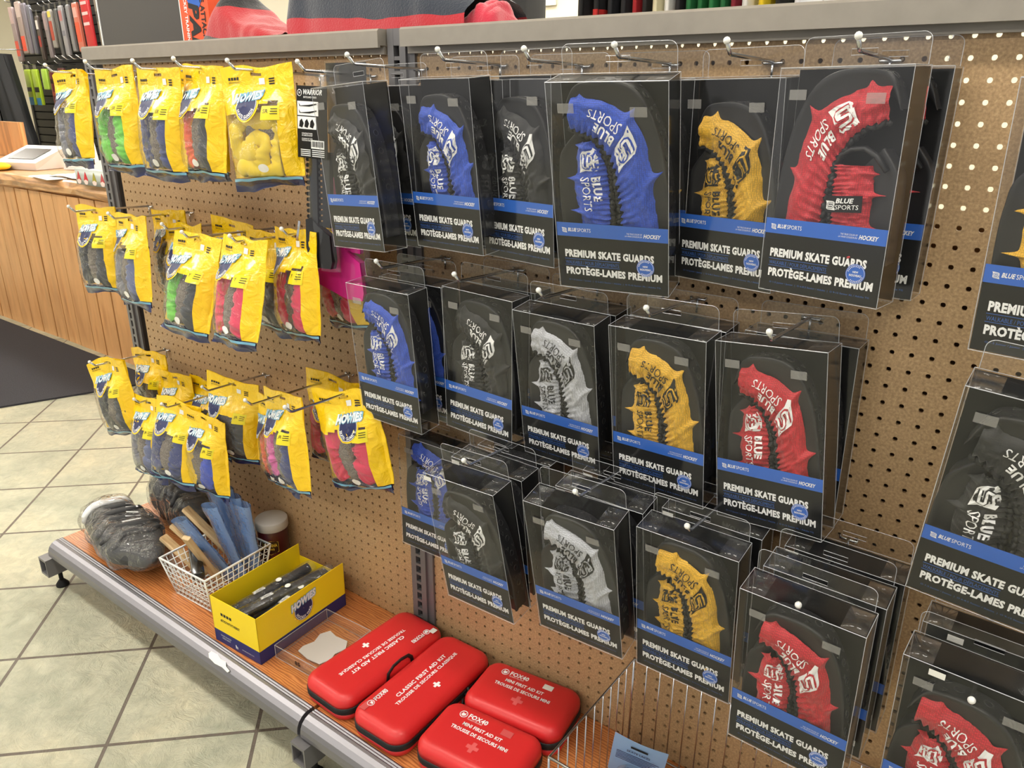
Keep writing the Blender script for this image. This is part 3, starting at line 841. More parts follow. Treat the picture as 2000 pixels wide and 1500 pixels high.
def badge_parts(t, S, c, R, foot='SKATE GUARDS', title='HOWIES', face=True):
    """round navy badge with a yellow ring; S(x, z, off) maps the flat pouch front onto its surface"""
    n = 32
    def ring(m, r0, r1, off):
        vs = [S(c[0] + r * math.cos(2 * PI * k / n), c[1] + r * math.sin(2 * PI * k / n) * 1.08, off) for r in (r0, r1) for k in range(n)]
        m.add(vs, [(k, (k + 1) % n, (k + 1) % n + n, k + n) for k in range(n)])
    def disc(m, r1, off, steps=3):
        for s_ in range(steps): ring(m, r1 * max(.02, s_ / steps), r1 * (s_ + 1) / steps, off)
    a = MB(); disc(a, R * 1.14, .0009); bd = a.build('badge', M_yellow, t, True)
    b = MB(); disc(b, R, .0013); b.build('badge_disc', M_navyink, bd, True)
    w = MB()
    # white inner band with curved lettering
    ring(w, R * .93, R * .97, .0016)
    def arc(body, r, a0, a1, h, m):
        vs, fs, bb = letters(body, .03, 0)
        def f(x, z):
            u = (x - bb[0]) / (bb[1] - bb[0]); q = (z - bb[2]) / (bb[3] - bb[2])
            an = a0 + (a1 - a0) * u; rr = r - h * q
            return S(c[0] + rr * math.cos(an), c[1] + rr * math.sin(an) * 1.08, .0017)
        m.add([f(x, z) for x, z in vs], fs)
    arc(foot, R * .88, math.radians(195), math.radians(345), R * .24, w)
    w.build('badge_lettering', M_white, bd)
    o = MB()
    def tilt(x, z, off): return S(c[0] + x, c[1] + z + .12 * x, off)
    o.text(title, -R * 1.34, R * 1.44, R * .33, R * 1.16, lambda x, z: tilt(x, z, .0021), bold=.12, shear=.1)
    o.build('title_outline', M_paleblue, bd)
    q = MB()
    q.text(title, -R * 1.28, R * 1.38, R * .40, R * 1.09, lambda x, z: tilt(x, z, .0026), bold=.05, shear=.1)
    q.build('title_lettering', M_white, bd)
    return bd

def pouch(label, loc, rot, left='navy', right=None, seed=1, size='SR', bx=-.15, bz=-.34, swirl=False, plump=1.0, header_fold=0.0, tagc=True):
    t = empty('skate_guard_pouch', label, 'pouch of skate guards', loc, rot, 'yellow pouches of soft skate guards')
    W, H = PW, PH; rr = random.Random(seed * 17)
    lean = rr.uniform(-.006, .006)
    def bulge(v): return (0 if v < .16 else math.sin(min(1, (v - .16) / .34) * PI / 2) ** 1.2) * (1 if v < .72 else max(0, math.cos((v - .72) / .28 * PI / 2)) ** .55)
    def wrinkle(x, z, amp=1):
        a = 1 - abs(nz(x * 26, z * 17, 0, seed)) * 2
        return amp * (.0042 * nz(x * 13, z * 10, 3, seed) + .0030 * max(0, a) ** 3 * (1 if nz(x * 9, z * 8, 7, seed) > -.1 else -.4) + .0012 * nz(x * 60, z * 50, 1, seed))
    def edge(u, v):
        """silhouette: ragged sides, rumpled header"""
        x = (u - .5) * W * (1 - .05 * bulge(v) + .03 * nz(v * 4, u * 2, 5, seed)) + lean * v * 2
        z = -v * H + (1 - v) ** 6 * (.010 * nz(u * 3.2, 0, 9, seed) + .012 * header_fold * (1 - abs(2 * u - 1) * 2)) - .006 * v ** 8 * nz(u * 5, 3, 2, seed)
        return x, z
    def FR(u, v, off=0):
        x, z = edge(u, v)
        e = 1 - abs(2 * u - 1) ** 3.2
        y = -.036 * plump * bulge(v) * e - .0012 - wrinkle(x, z, .35 + .9 * min(1, v * 3) * (.3 + .7 * e))
        if .185 < v < .235: y -= .0011 * (1 + math.cos((v - .21) / .025 * PI * 2.0))
        y -= .012 * header_fold * (1 - v) ** 3 * math.cos(u * 7)
        return Vector((x, y - off, z))
    def BK(u, v):
        x, z = edge(u, v); e = 1 - abs(2 * u - 1) ** 4
        return Vector((x, .016 * plump * bulge(v) * e + .0008 + .4 * wrinkle(x + 3, z), z))
    NU, NV = 26, 40
    top = lambda u, v: v < .36 + .05 * math.sin(u * 5 + seed)
    side = lambda u, v: u > .84
    hole = lambda u, v: abs(u - .5) < .06 and .045 < v < .085
    foot = lambda v: v > .935
    m = MB()
    m.grid(lambda a, b: FR(a, b), NU, NV, keep=lambda u, v: (top(u, v) or side(u, v)) and not hole(u, v) and not foot(v))
    m.grid(BK, NU, NV, keep=lambda u, v: not hole(u, v) and not foot(v))
    # gusset on the right side
    m.grid(lambda a, b: FR(1, b).lerp(BK(1, b), a) + Vector((.010 * plump * math.sin(PI * a) * bulge(b), 0, 0)), 4, NV, keep=lambda u, v: not foot(v))
    p_ = m.build('pouch', M_yellow, t, True)
    f = MB()
    f.grid(lambda a, b: FR(a, b), NU, NV, keep=lambda u, v: not (top(u, v) or side(u, v)) and not foot(v))
    f.grid(lambda a, b: FR(0, b).lerp(BK(0, b), a), 3, NV, keep=lambda u, v: v > .36 and not foot(v))
    f.build('clear_window', M_bagfilm, t, True)
    g = MB()
    g.grid(lambda a, b: FR(a, .935 + .022 * b), NU, 2); g.build('pale_blue_band', M_paleblue, t, True)
    g = MB()
    def FT(a, b):
        v = .957 + b * .07; p = FR(a, min(1, v)); return Vector((p.x * (1 + .02 * b), p.y * (1 - b) + .006 * b * math.sin(a * 9 + seed), p.z - max(0, v - 1) * H * (1 + .7 * math.sin(a * 5 + seed))))
    g.grid(FT, NU, 3); g.grid(lambda a, b: BK(a, .935 + .065 * b), NU, 3); g.build('navy_foot_band', M_navyfilm, t, True)
    S = lambda x, z, off=0: FR(x / W + .5, -z / H, off)
    badge_parts(t, S, (bx * W, bz * H), .0245)
    # size label, price sticker, header print
    a = MB(); lx = .17 * W
    a.grid(lambda u, v: S(lx + u * .034, -.345 * H - v * .026, .0011), 4, 3)
    sl = a.build('size_label', plain('lime_yellow_label', (236, 216, 30), .35, coat=.3), t, True)
    a = MB()
    a.text(size, lx + .004, lx + (.014 if len(size) > 1 else .009), -.345 * H - .0135, -.345 * H - .006, lambda x, z: S(x, z, .0018))
    for i in range(3): a.grid(lambda u, v: S(lx + .018 + u * .013, -.345 * H - .005 - i * .0045 - v * .0014, .0018), 3, 1)
    a.build('size_lettering', M_inkblack, sl)
    a = MB(); px_ = rr.uniform(.02, .16) * W
    a.grid(lambda u, v: S(px_ + u * .013, -.095 * H - v * .012, .0012), 2, 2); a.build('price_sticker', M_paper, t, True)
    a = MB()
    for i in range(3): a.grid(lambda u, v: S(px_ + .022 + u * .013, -.10 * H - i * .0048 - v * .0026, .0011), 3, 1)
    for i in range(4): a.grid(lambda u, v: S(-.40 * W + i * .0068 + u * .005, -.09 * H - v * .005, .0012), 1, 1)
    a.text('@howieshockey', -.40 * W, -.40 * W + .030, -.09 * H - .011, -.09 * H - .007, lambda x, z: S(x, z, .0012))
    a.build('header_lettering', M_inkblack, t)
    # contents: gathered cloth either side of the terry lining
    right = right or left
    def tube(path, rad, name, mat, par, sd, wr=1.0, flat=.55, fr=26):
        P = catmull([((u - .5) * W, -.004 - dy * .75, -v * H) for u, v, dy in path], 70)
        q = MB(); N = 70; K = 20
        def ff(a, b):
            i = int(round(b * N)); p = P[i]; tt = (P[min(N, i + 1)] - P[max(0, i - 1)]).normalized()
            nn = Vector((tt.z, 0, -tt.x)); th = 2 * PI * a
            r = rad * (math.sin(PI * min(1, max(.02, b * .96 + .02))) ** .22)
            qx = p.x * 60 + math.cos(th) * 1.1; qz = p.z * 85 + math.cos(th) * .8 * math.sin(sd)
            fold = nz(qx * .5, qz * .45, math.sin(th) * .6, sd)
            fold2 = nz(qx * .35 + qz * .25, qz * 1.0, math.sin(th) * .5, sd + 2)
            r *= 1 + wr * (.42 * fold + .26 * (1 - abs(fold2) * 3.0))
            o_ = p + nn * (r * math.cos(th)) + Vector((0, r * flat * math.sin(th), 0))
            o_.x = min(max(o_.x, -W * .44), W * .335); o_.z = min(max(o_.z, -H * .925), -H * .385)
            lim = max(FR(o_.x / W + .5 + du_, -o_.z / H + dv_).y for du_ in (-.035, 0, .035) for dv_ in (-.02, .02)) + .0026
            if o_.y < lim: o_.y = lim + .0006 * (nz(o_.x * 80, o_.z * 80, 0, sd) + .5)
            return o_
        q.grid(ff, K, N)
        return q.build(name, mat, par, True)
    if swirl:
        gl = tube([(.28, .44, .002), (.20, .56, .008), (.25, .72, .006), (.42, .70, .014), (.52, .62, .016), (.60, .68, .014), (.5, .82, .010), (.30, .84, .010), (.22, .90, .004)], .019, 'skate_guard', soft(left), t, seed, 1.0, .6)
        tube([(.30, .43, .002), (.5, .45, .006), (.72, .44, .006), (.84, .50, .008), (.80, .66, .008), (.78, .82, .008), (.62, .90, .006), (.45, .90, .002)], .021, 'skate_guard', soft(right), t, seed + 3, 1.0, .6)
        tube([(.36, .5, .002), (.5, .56, .004), (.66, .55, .004), (.68, .7, .004), (.64, .84, .004)], .022, 'fleece_lining', M_terry, gl, seed + 5, .5, .5)
    else:
        a0 = rr.uniform(-.02, .03)
        gl = tube([(.36 + a0, .41, .0), (.20 + a0, .50, .006), (.18, .62, .008), (.20, .76, .006), (.30, .90, .002)], .023, 'skate_guard', soft(left), t, seed, 1.0, .62)
        tube([(.58 + a0, .40, .0), (.72, .48, .008), (.74, .62, .012), (.70, .76, .010), (.60, .90, .002)], .027, 'skate_guard', soft(right), t, seed + 3, 1.0, .62)
        tube([(.44 + a0, .42, .002), (.43 + a0, .52, .004), (.42, .66, .006), (.44, .80, .003), (.46, .90, .0)], .021, 'fleece_lining', M_terry, gl, seed + 5, .55, .6)
    if tagc:
        a = MB(); cx = .60 * W - W / 2; cz = -.86 * H; n = 16
        a.grid(lambda u, v: S(cx + .011 * v * math.cos(2 * PI * u), cz + .008 * v * math.sin(2 * PI * u), .0014), n, 2)
        a.build('round_tag', M_paper, t, True)
    return t

PB = [
 # key, loc, rot, left, right, size, badge x, z, flags, label
 ('b1', (-1.9, -.164, -.02), (-2.4, -6, -3), 'grey', 'navy', 'SR', -.18, -.34, dict(header_fold=1.0), 'yellow pouch with dark navy skate guards, first on the left of the top row'),
 ('b2', (-1.664, -.185, -.019), (.2, -2.8, -1.8), 'green', 'green', 'SR', -.18, -.34, {}, 'yellow pouch with bright green skate guards in the top row'),
 ('b3', (-1.475, -.19, -.022), (-.1, -2.9, 0), 'navy', 'navy', 'SR', -.10, -.33, {}, 'yellow pouch with navy skate guards and grey lining, middle of the top row'),
 ('b4', (-1.342, -.171, -.018), (-5.8, -4.4, -.2), 'orange', 'black', 'SR', -.20, -.34, {}, 'yellow pouch with orange-red and black skate guards in the top row'),
 ('b5', (-1.181, -.164, -.021), (15.8, -5.6, -3.3), 'yellow', 'yellow', 'SR', -.06, -.34, dict(swirl=True), 'yellow pouch with yellow skate guards and grey lining, largest of the top row'),
 ('b6', (-1.94, -.149, -.35), (7.6, -5.2, -2.1), 'black', 'black', 'Y', -.10, -.33, {}, 'yellow pouch with black skate guards, first on the left of the middle row'),
 ('b7', (-1.744, -.159, -.353), (-4.7, -7.5, -2.7), 'grey', 'slate', 'Y', -.30, -.30, {}, 'yellow pouch with grey skate guards second from the left of the middle row'),
 ('b9', (-1.599, -.110, -.365), (-2.5, -7, -3.3), 'slate', 'slate', 'Y', -.05, -.32, {}, 'yellow pouch with blue-grey skate guards left of the green middle-row pouch'),
 ('b10', (-1.39, -.2, -.358), (2.5, -15.3, 3), 'green', 'black', 'Y', -.22, -.36, {}, 'yellow pouch with bright green and black skate guards in the middle row'),
 ('b11', (-1.216, -.204, -.345), (-4.7, -15.5, -3.4), 'crimson', 'crimson', 'Y', -.22, -.30, {}, 'yellow pouch with crimson skate guards in the front of the middle row'),
 ('b12', (-1.125, -.150, -.328), (-9.6, -3, -2.2), 'crimson', 'crimson', 'Y', -.28, -.30, {}, 'yellow pouch with crimson skate guards just right of the front crimson pouch'),
 ('b13', (-1.105, -.055, -.326), (-8, 0, -3.7), 'crimson', 'crimson', 'Y', -.10, -.30, {}, 'yellow pouch with dark red skate guards beside the black blade cover bag'),
 ('b16', (-1.974, -.177, -.771), (8.7, -1.3, -10.7), 'black', 'black', 'JR', -.10, -.32, dict(header_fold=.6), 'yellow pouch with black skate guards, leftmost of the bottom row'),
 ('b18', (-1.81, -.160, -.852), (.5, -9.5, -2), 'grey', 'slate', 'JR', -.12, -.32, {}, 'yellow pouch with pale grey skate guards near the left of the bottom row'),
 ('b20', (-1.669, -.150, -.828), (10, -14, 4), 'navy', 'navy', 'JR', -.20, -.32, {}, 'yellow pouch with dark blue skate guards hanging in front in the bottom row'),
 ('b23', (-1.491, -.100, -.744), (13.6, -.6, 6.1), 'navy', 'black', 'JR', -.25, -.36, {}, 'yellow pouch with navy skate guards at the middle of the bottom row'),
 ('b25', (-1.16, -.195, -.672), (-9.4, -3.2, -4.6), 'pink', 'navy', 'JR', -.16, -.32, {}, 'yellow pouch with pink and navy skate guards in the bottom row'),
 ('b27', (-.994, -.170, -.637), (9.7, 1.1, -9), 'crimson', 'crimson', 'JR', .10, -.33, {}, 'yellow pouch with crimson skate guards, last of the bottom row'),
 ('b8', (-1.72, -.075, -.350), (-2, 0, -2), 'black', 'black', 'Y', -.15, -.33, {}, 'yellow pouch behind the grey one of the middle row, its header showing'),
 ('b14', (-1.45, -.075, -.346), (0, 0, 2), 'black', 'black', 'Y', -.15, -.33, {}, 'yellow pouch mostly hidden behind the green pouch of the middle row'),
 ('b15', (-1.275, -.105, -.350), (-2, -3, 2), 'black', 'black', 'Y', -.15, -.33, {}, 'yellow pouch mostly hidden behind the front crimson pouch'),
 ('b17', (-1.945, -.070, -.766), (3, 0, -2), 'black', 'black', 'JR', -.15, -.33, {}, 'yellow pouch behind the leftmost pouch of the bottom row'),
 ('b19', (-1.80, -.080, -.800), (0, 0, -4), 'orange', 'black', 'JR', -.15, -.33, {}, 'yellow pouch hidden behind the pale grey one of the bottom row'),
 ('b21', (-1.665, -.065, -.800), (0, 0, 3), 'black', 'black', 'JR', -.15, -.33, {}, 'yellow pouch close to the board behind the dark blue front pouch'),
 ('b22', (-1.56, -.150, -.838), (4, -4, 4), 'royal', 'royal', 'JR', -.15, -.33, {}, 'yellow pouch with royal blue skate guards right of the dark blue front pouch'),
 ('b24', (-1.30, -.120, -.745), (-9, -2, -4), 'orange', 'black', 'JR', -.28, -.34, {}, 'yellow pouch with orange skate guards left of the pink one'),
 ('b26', (-1.125, -.085, -.660), (4, 0, 3), 'crimson', 'black', 'JR', -.10, -.33, {}, 'yellow pouch between the pink and the last crimson pouch of the bottom row'),
 ('b28', (-1.46, -.105, -.024), (0, -2, 2), 'black', 'black', 'SR', -.10, -.33, {}, 'yellow pouch hidden behind the navy one of the top row'),
]
for i, (key, P, rot, lf, rt, size, bx_, bz_, kw, lab) in enumerate(PB):
    pouch(lab, (P[0], P[1], ZT + P[2]), rot, lf, rt, seed=i + 3, size=size, bx=bx_, bz=bz_, **kw)
for x, z, tip, lab in [
    (-1.905, -.030, .205, 'wire hook with the dark navy pouch, far left of the top row'),
    (-1.672, -.028, .225, 'wire hook with the green pouch, top row'),
    (-1.478, -.030, .225, 'wire hook with the navy pouch, top row'),
    (-1.345, -.028, .215, 'wire hook with the orange and black pouch, top row'),
    (-1.185, -.034, .205, 'wire hook with the yellow skate guards, top row'),
    (-1.935, -.362, .200, 'wire hook with the black pouch, left of the middle row'),
    (-1.738, -.362, .200, 'wire hook with the grey pouch, middle row'),
    (-1.594, -.378, .150, 'wire hook with the blue-grey pouch, middle row'),
    (-1.386, -.368, .225, 'wire hook with the green and black pouch, middle row'),
    (-1.214, -.358, .225, 'wire hook with the front crimson pouch, middle row'),
    (-1.120, -.340, .170, 'wire hook with the second crimson pouch, middle row'),
    (-1.965, -.784, .210, 'wire hook with the leftmost pouch of the bottom row'),
    (-1.815, -.866, .180, 'wire hook with the pale grey pouch, bottom row'),
    (-1.664, -.842, .185, 'wire hook with the dark blue front pouch, bottom row'),
    (-1.487, -.758, .170, 'wire hook with the navy pouch, bottom row'),
    (-1.162, -.686, .270, 'long wire hook with the pink pouch, bottom row'),
    (-.990, -.650, .300, 'long wire hook with the last crimson pouch, bottom row')]:
    hook(x, ZT + z, tip, lab, up=.03)

# ------------------------------------------------------------------ dark bagged blade covers between pouches and boxes
def blade_cover(label, loc, rot, col, seed, card=True, tall=.34, toe=0.0):
    t = empty('blade_cover_pack', label, 'bagged blade cover', loc, rot, 'bagged blade covers')
    W = .085
    f = MB()
    f.grid(lambda a, b: Vector((-W / 2 + a * W, -.016 * math.sin(PI * a) ** .6 * min(1, b * 3) - .001 - .003 * nz(a * 3, b * 9, 0, seed), .03 - b * (tall + .03))), 10, 30)
    f.grid(lambda a, b: Vector((-W / 2 + a * W, .003, .03 - b * (tall + .03))), 4, 6)
    f.build('clear_bag', M_clear, t, True)
    M_c = plain('cover_plastic_%s' % col[0], col[1], .35)
    # two blade covers: straight backs with comb teeth
    for k, x0 in enumerate((-.032, .002)):
        m = MB(); z0 = -.115; z1 = -tall + .085
        m.box(x0 + .008, x0 + .028, -.012, -.003, z1, z0)
        n = 13
        for i in range(n):
            z = z0 - (z0 - z1) * (i + .5) / n
            m.box(x0, x0 + .008, -.011, -.004, z - .0035, z + .0035)
            m.tube([(x0 + .001, -.011, z), (x0 + .001, -.004, z)], .0038, 8)
        m.build('toothed_cover', M_c, t)
    m = MB()
    prof = [(-.034 - toe * .3, -tall + .06 + .035 * (toe == 0)), (-.02, -tall + .10), (.0, -tall + .085), (.03, -tall + .07), (.036, -tall + .02), (.032, -tall + .006), (-.005, -tall + .004), (-.026 - toe, -tall + .02), (-.034 - toe, -tall + .04)]
    m.prism(prof, -.015, .0); m.build('strap_pocket', M_c, t)
    MB().box(.0, .006, -.0165, -.0152, -tall + .045, -tall + .085, M=Matrix.Rotation(math.radians(12), 4, 'Y')).build('buckle', M_zinc, t)
    if card:
        c = MB().box(-.044, .034, -.021, -.0202, -.128, .0).build('printed_card', M_black, t)
        y = -.0212; F0 = lambda x, z: Vector((x, y, z)); q = MB()
        q.text('WARRIOR', -.026, .022, -.0155, -.006, F0, bold=.03, shear=.35)
        q.text('SKATE GUARD - JUNIOR', -.026, .008, -.0225, -.018, F0, bold=.02)
        q.tube([(-.036 + .0055 * math.cos(a), y, -.0125 + .0055 * math.sin(a)) for a in [2 * PI * k / 18 for k in range(18)]], .0007, 4, closed=True)
        q.text('W', -.0385, -.0335, -.0145, -.0105, F0, bold=.03)
        q.box(-.042, .012, y - .0003, y, -.052, -.027)
        q.box(-.042, .006, y - .0003, y, -.076, -.054)
        for i, (bdy, z) in enumerate([('CONSTRUIT POUR', -.084), ('LES LAMES DE HOCKEY', -.0875), ('DURABLE ET SÛR', -.093), ('PROTECTION DU TRANCHANT', -.0965)]):
            q.text(bdy, -.032, -.004, z - .0012, z + .0014, F0, bold=.02)
        q.box(-.008, .026, y - .0002, y, -.110, -.095)
        for i in range(4): q.box(-.036, -.010, y, y + .0001, -.114 - i * .0035, -.1125 - i * .0035)
        for i in range(4): q.box(-.006, .026, y, y + .0001, -.114 - i * .0035, -.1125 - i * .0035)
        q.build('card_lettering', M_white, c)
        for z0, z1 in ((-.036, -.030), (-.048, -.042)):
            MB().prism([(-.038, z1), (-.034, z0 + .001), (-.012, z0 + .003), (.008, z1), (.008, z1 - .002), (-.010, z0), (-.036, z0)], y - .0008, y - .0004).build('printed_cover_picture', M_black, c)
        for i in range(3): MB().prism([(-.038 + i * .014, -.072), (-.030 + i * .014, -.074), (-.026 + i * .014, -.066), (-.031 + i * .014, -.058), (-.036 + i * .014, -.062)], y - .0008, y - .0004).build('printed_boot_picture', M_black, c)
        p = MB()
        for i in range(13): p.box(-.006 + i * .0024, -.0052 + i * .0024 + (i % 3) * .0004, y - .0006, y - .0003, -.107, -.097)
        p.build('barcode', M_black, c)
    return t
blade_cover('black toothed blade covers in a clear bag with a black and white card', (-1.035, -.130, ZT - .058), (4, -3, 2), ('black', (26, 26, 29)), 3)
blade_cover('bright pink blade cover bag half hidden behind the first black box', (-1.012, -.100, ZT - .085), (2, 0, 1), ('pink', (240, 50, 160)), 5, card=False, tall=.318, toe=.045).scale = (1.2, 1.0, 1.2)
h_ = empty('header_card_pack', 'dark header card pack hanging behind the black blade covers, Skate Guard lettering on it', 'hanging pack', (-1.02, -.075, ZT - .020), (0, -2, 0))
MB().box(-.06, .05, -.003, -.002, -.32, .005).build('dark_card', M_black, h_)
MB().text('Skate Guard', -.045, .030, -.050, -.036, lambda x, z: Vector((x, -.0034, z)), bold=.02, shear=.15).build('card_lettering', plain('grey_ink', (170, 170, 172), .5), h_)
MB().grid(lambda a, b: Vector((-.062 + a * .114, -.012 * math.sin(PI * a) - .0042, .008 - b * .34)), 8, 12).build('clear_bag', M_clear, h_, True)
hook(-1.035, ZT - .036, .165, 'wire hook with the black toothed blade covers', up=.03)

# ------------------------------------------------------------------ things on the base shelf
ZD = .16
M_kit = plain('red_moulded_foam', (212, 40, 42), .42, coat=.08, bump=.05, bscale=500)
M_zip = plain('black_zip_band', (16, 16, 18), .6, bump=.5, bscale=600)
def first_aid(label, loc, yaw, L, Wd, H, mini, flip=False, blank=False):
    t = empty('first_aid_kit', label, 'first aid kit', loc, (yaw, 0, 0), 'red first aid kits on the base shelf')
    R = .036 if not mini else .032; hb = H * .40
    r = .024
    m = MB().rrect(Wd, L, R, [(r * .5, 0), (r * .2, .003), (.001, .010), (0, hb - .005)], 8); m.build('base', M_kit, t, True)
    m = MB().rrect(Wd + .0035, L + .0035, R + .002, [(.0015, hb - .005), (0, hb - .0035), (0, hb + .0095), (.0015, hb + .011)], 8); m.build('zip_band', M_zip, t, True)
    pr = [(0, hb + .011)] + [(r * (1 - math.cos(a)), H - r * .85 + r * .85 * math.sin(a)) for a in [PI / 2 * k / 8 for k in range(8)]] + [(r * 1.15, H), (r * 1.6, H + .0002)]
    m = MB().rrect(Wd, L, R, pr, 8); lid = m.build('lid', M_kit, t, True)
    q = MB(); zt = H + .0008
    if not mini:
        sg = -1 if flip else 1
        f = lambda x, z: Vector((-z * sg, x * sg, zt))          # text runs along +y
        q.text('CLASSIC FIRST AID KIT', -.072, .085, .0085, .0185, f, bold=.03)
        q.text('TROUSSE DE SECOURS CLASSIQUE', -.090, .105, -.008, .002, f, bold=.03)
        q.text('FOX40', -.106, -.070, .038, .050, f, bold=.035)
        q.box(-.0495, -.048, -.106, -.070, zt - .0001, zt) if not flip else q.box(.048, .0495, .070, .106, zt - .0001, zt)
        q.tube([f(-.117 + .0075 * math.cos(a), .044 + .0075 * math.sin(a)) for a in [2 * PI * k / 18 for k in range(18)]], .0009, 4, closed=True)
        q.poly([(-.122, .041), (-.117, .0385), (-.112, .042), (-.113, .048), (-.116, .046), (-.120, .0485)], f)
        cx, cz = (.004, -.032)
        q.poly([(cx - .009, cz - .003), (cx + .009, cz - .003), (cx + .009, cz + .003), (cx - .009, cz + .003)], f)
        q.poly([(cx - .003, cz + .003), (cx + .003, cz + .003), (cx + .003, cz + .009), (cx - .003, cz + .009)], f)
        q.poly([(cx - .003, cz - .009), (cx + .003, cz - .009), (cx + .003, cz - .003), (cx - .003, cz - .003)], f)
    else:
        f = lambda x, z: Vector((z * -1 * -1 * 0 + x * 0 + (-z) * 0 + 0, 0, 0))
        f = lambda x, z: Vector((-z, x, zt))
        f = lambda x, z: Vector((-z, x, zt))
        q.text('FOX40', -.050, -.006, .034, .046, f, bold=.035)
        q.text('THE SAFETY PEN SPORT', -.050, -.014, .0295, .0325, f)
        q.tube([f(-.062 + .008 * math.cos(a), .038 + .008 * math.sin(a)) for a in [2 * PI * k / 18 for k in range(18)]], .0009, 4, closed=True)
        q.poly([(-.067, .035), (-.062, .0325), (-.057, .036), (-.058, .042), (-.061, .040), (-.065, .0425)], f)
        q.text('MINI FIRST AID KIT', -.050, .040, .013, .022, f, bold=.03)
        q.text('TROUSSE DE SECOURS MINI', -.068, .062, -.003, .006, f, bold=.03)
    q.build('lettering', M_white, lid)
    if mini:
        c = MB(); cx, cz = (.0, -.026)
        c.poly([(cx - .013, cz - .0045), (cx + .013, cz - .0045), (cx + .013, cz + .0045), (cx - .013, cz + .0045)], f)
        c.poly([(cx - .0045, cz + .0045), (cx + .0045, cz + .0045), (cx + .0045, cz + .013), (cx - .0045, cz + .013)], f)
        c.poly([(cx - .0045, cz - .013), (cx + .0045, cz - .013), (cx + .0045, cz - .0045), (cx - .0045, cz - .0045)], f)
        c.build('faded_cross', plain('faded_red_print', (226, 96, 96), .5), lid)
    return t
k1 = first_aid('red classic first aid kit with its lettering upside down, beside the clear tray', (-.938, -.176, ZD), -2, .315, .145, .062, False, flip=True)
k2 = first_aid('red classic first aid kit with a white cross and black zip pull, in the middle', (-.787, -.180, ZD), 1, .315, .145, .062, False)
def mini_kit(label, loc, yaw):
    return first_aid(label, loc, yaw + 0, .225, .145, .070, True)
m1 = mini_kit('red mini first aid kit at the back, close to the pegboard', (-.588, -.092, ZD), -82)
m2 = mini_kit('red mini first aid kit at the front of the shelf, cut off below', (-.583, -.243, ZD), -84)
# handle, zip pulls, stickers
MB().tube([(.074, -.036, .034), (.074, -.032, .058), (.076, -.018, .071), (.077, .004, .075), (.076, .026, .071), (.074, .038, .058), (.074, .042, .034)], .0048, 8, flat=.5).build('carry_handle', M_zip, k1, True)
MB().tube([(.073, .045, .028), (.080, .046, .030), (.083, .05, .038), (.078, .052, .044)], .003, 6).tube([(.078, .035, .026), (.081, .03, .014), (.079, .028, .004)], .0025, 6).build('zip_pull', M_zip, k2, True)
MB().box(.046, .060, .122, .138, .0628, .0631).build('price_sticker', M_paper, k1)
MB().box(-.046, -.032, .030, .052, .0708, .0711).build('price_sticker', M_paper, m1)
MB().box(-.055, -.040, -.140, -.118, .0628, .0631).build('faded_sticker', plain('faded_sticker', (206, 84, 84), .5), k2)
MB().box(-.046, -.030, .028, .052, .0708, .0711).build('faded_sticker', MATS['faded_sticker'], m2)

# yellow and navy open carton of bagged grip tape
t = empty('counter_display_carton', 'open yellow and navy carton filled with bagged black sleeves', 'display carton', (-1.262, -.190, ZD), (3, 0, 0))
w, d, hh = .165, .275, .128; th = .0015
M_cy = plain('yellow_card', (255, 222, 30), .45); M_cn = plain('navy_card', (38, 44, 108), .45); M_kraft = plain('carton_inside', (222, 190, 96), .7)
def wall(m, x0, x1, y0, y1, z0, z1): m.box(x0, x1, y0, y1, z0, z1)
a = MB(); nv = .036
a.box(-w / 2, w / 2, -d / 2, -d / 2 + th, nv, hh); a.box(-w / 2, w / 2, d / 2 - th, d / 2, nv, hh * .72)
a.box(-w / 2, -w / 2 + th, -d / 2, d / 2, nv, hh); a.box(w / 2 - th, w / 2, -d / 2, d / 2, nv, hh)
a.build('yellow_walls', M_cy, t)
a = MB()
a.box(-w / 2, w / 2, -d / 2, -d / 2 + th, 0, nv); a.box(-w / 2, w / 2, d / 2 - th, d / 2, 0, nv)
a.box(-w / 2, -w / 2 + th, -d / 2, d / 2, 0, nv); a.box(w / 2 - th, w / 2, -d / 2, d / 2, 0, nv); a.box(-w / 2, w / 2, -d / 2, d / 2, 0, th)
a.build('navy_walls', M_cn, t)
SF = lambda x, z: Vector((w / 2 + .0004, x, z)); FF = lambda x, z: Vector((x, -d / 2 - .0004, z))
a = MB()
for i in range(4):
    cx = -.045 + i * .0105; cz = .088
    a.poly([(cx - .004 + .0012 * (k in (0, 1)), cz) for k in range(0)] or [(cx - .004, cz - .004), (cx + .004, cz - .004), (cx + .004, cz + .004), (cx - .004, cz + .004)], FF)
a.text('#STICKWITHTHEBEST', -.052, .018, .066, .074, FF, bold=.02)
a.build('side_print', M_inkblack, t)
a = MB(); a.text('THE BEST IN HOCKEY', -.060, -.020, .022, .026, FF); a.text('WORLD FAMOUS', -.055, -.025, .015, .019, FF); a.text('h', -.006, .002, .008, .018, FF, bold=.05)
a.text('HOWIESHOCKEY.COM', .018, .060, .013, .016, FF); a.text("WORLD'S HIGHEST QUALITY", -.105, .085, .012, .023, SF, bold=.02, shear=.15)
a.build('white_print', M_white, t)
badge_parts(t, lambda x, z, off: Vector((w / 2 + .0004 + off * .6, x, z)), (-.0, .076), .029, foot='HOCKEY WAX')
M_sleeve = plain('black_vinyl', (30, 30, 33), .3, coat=.3)
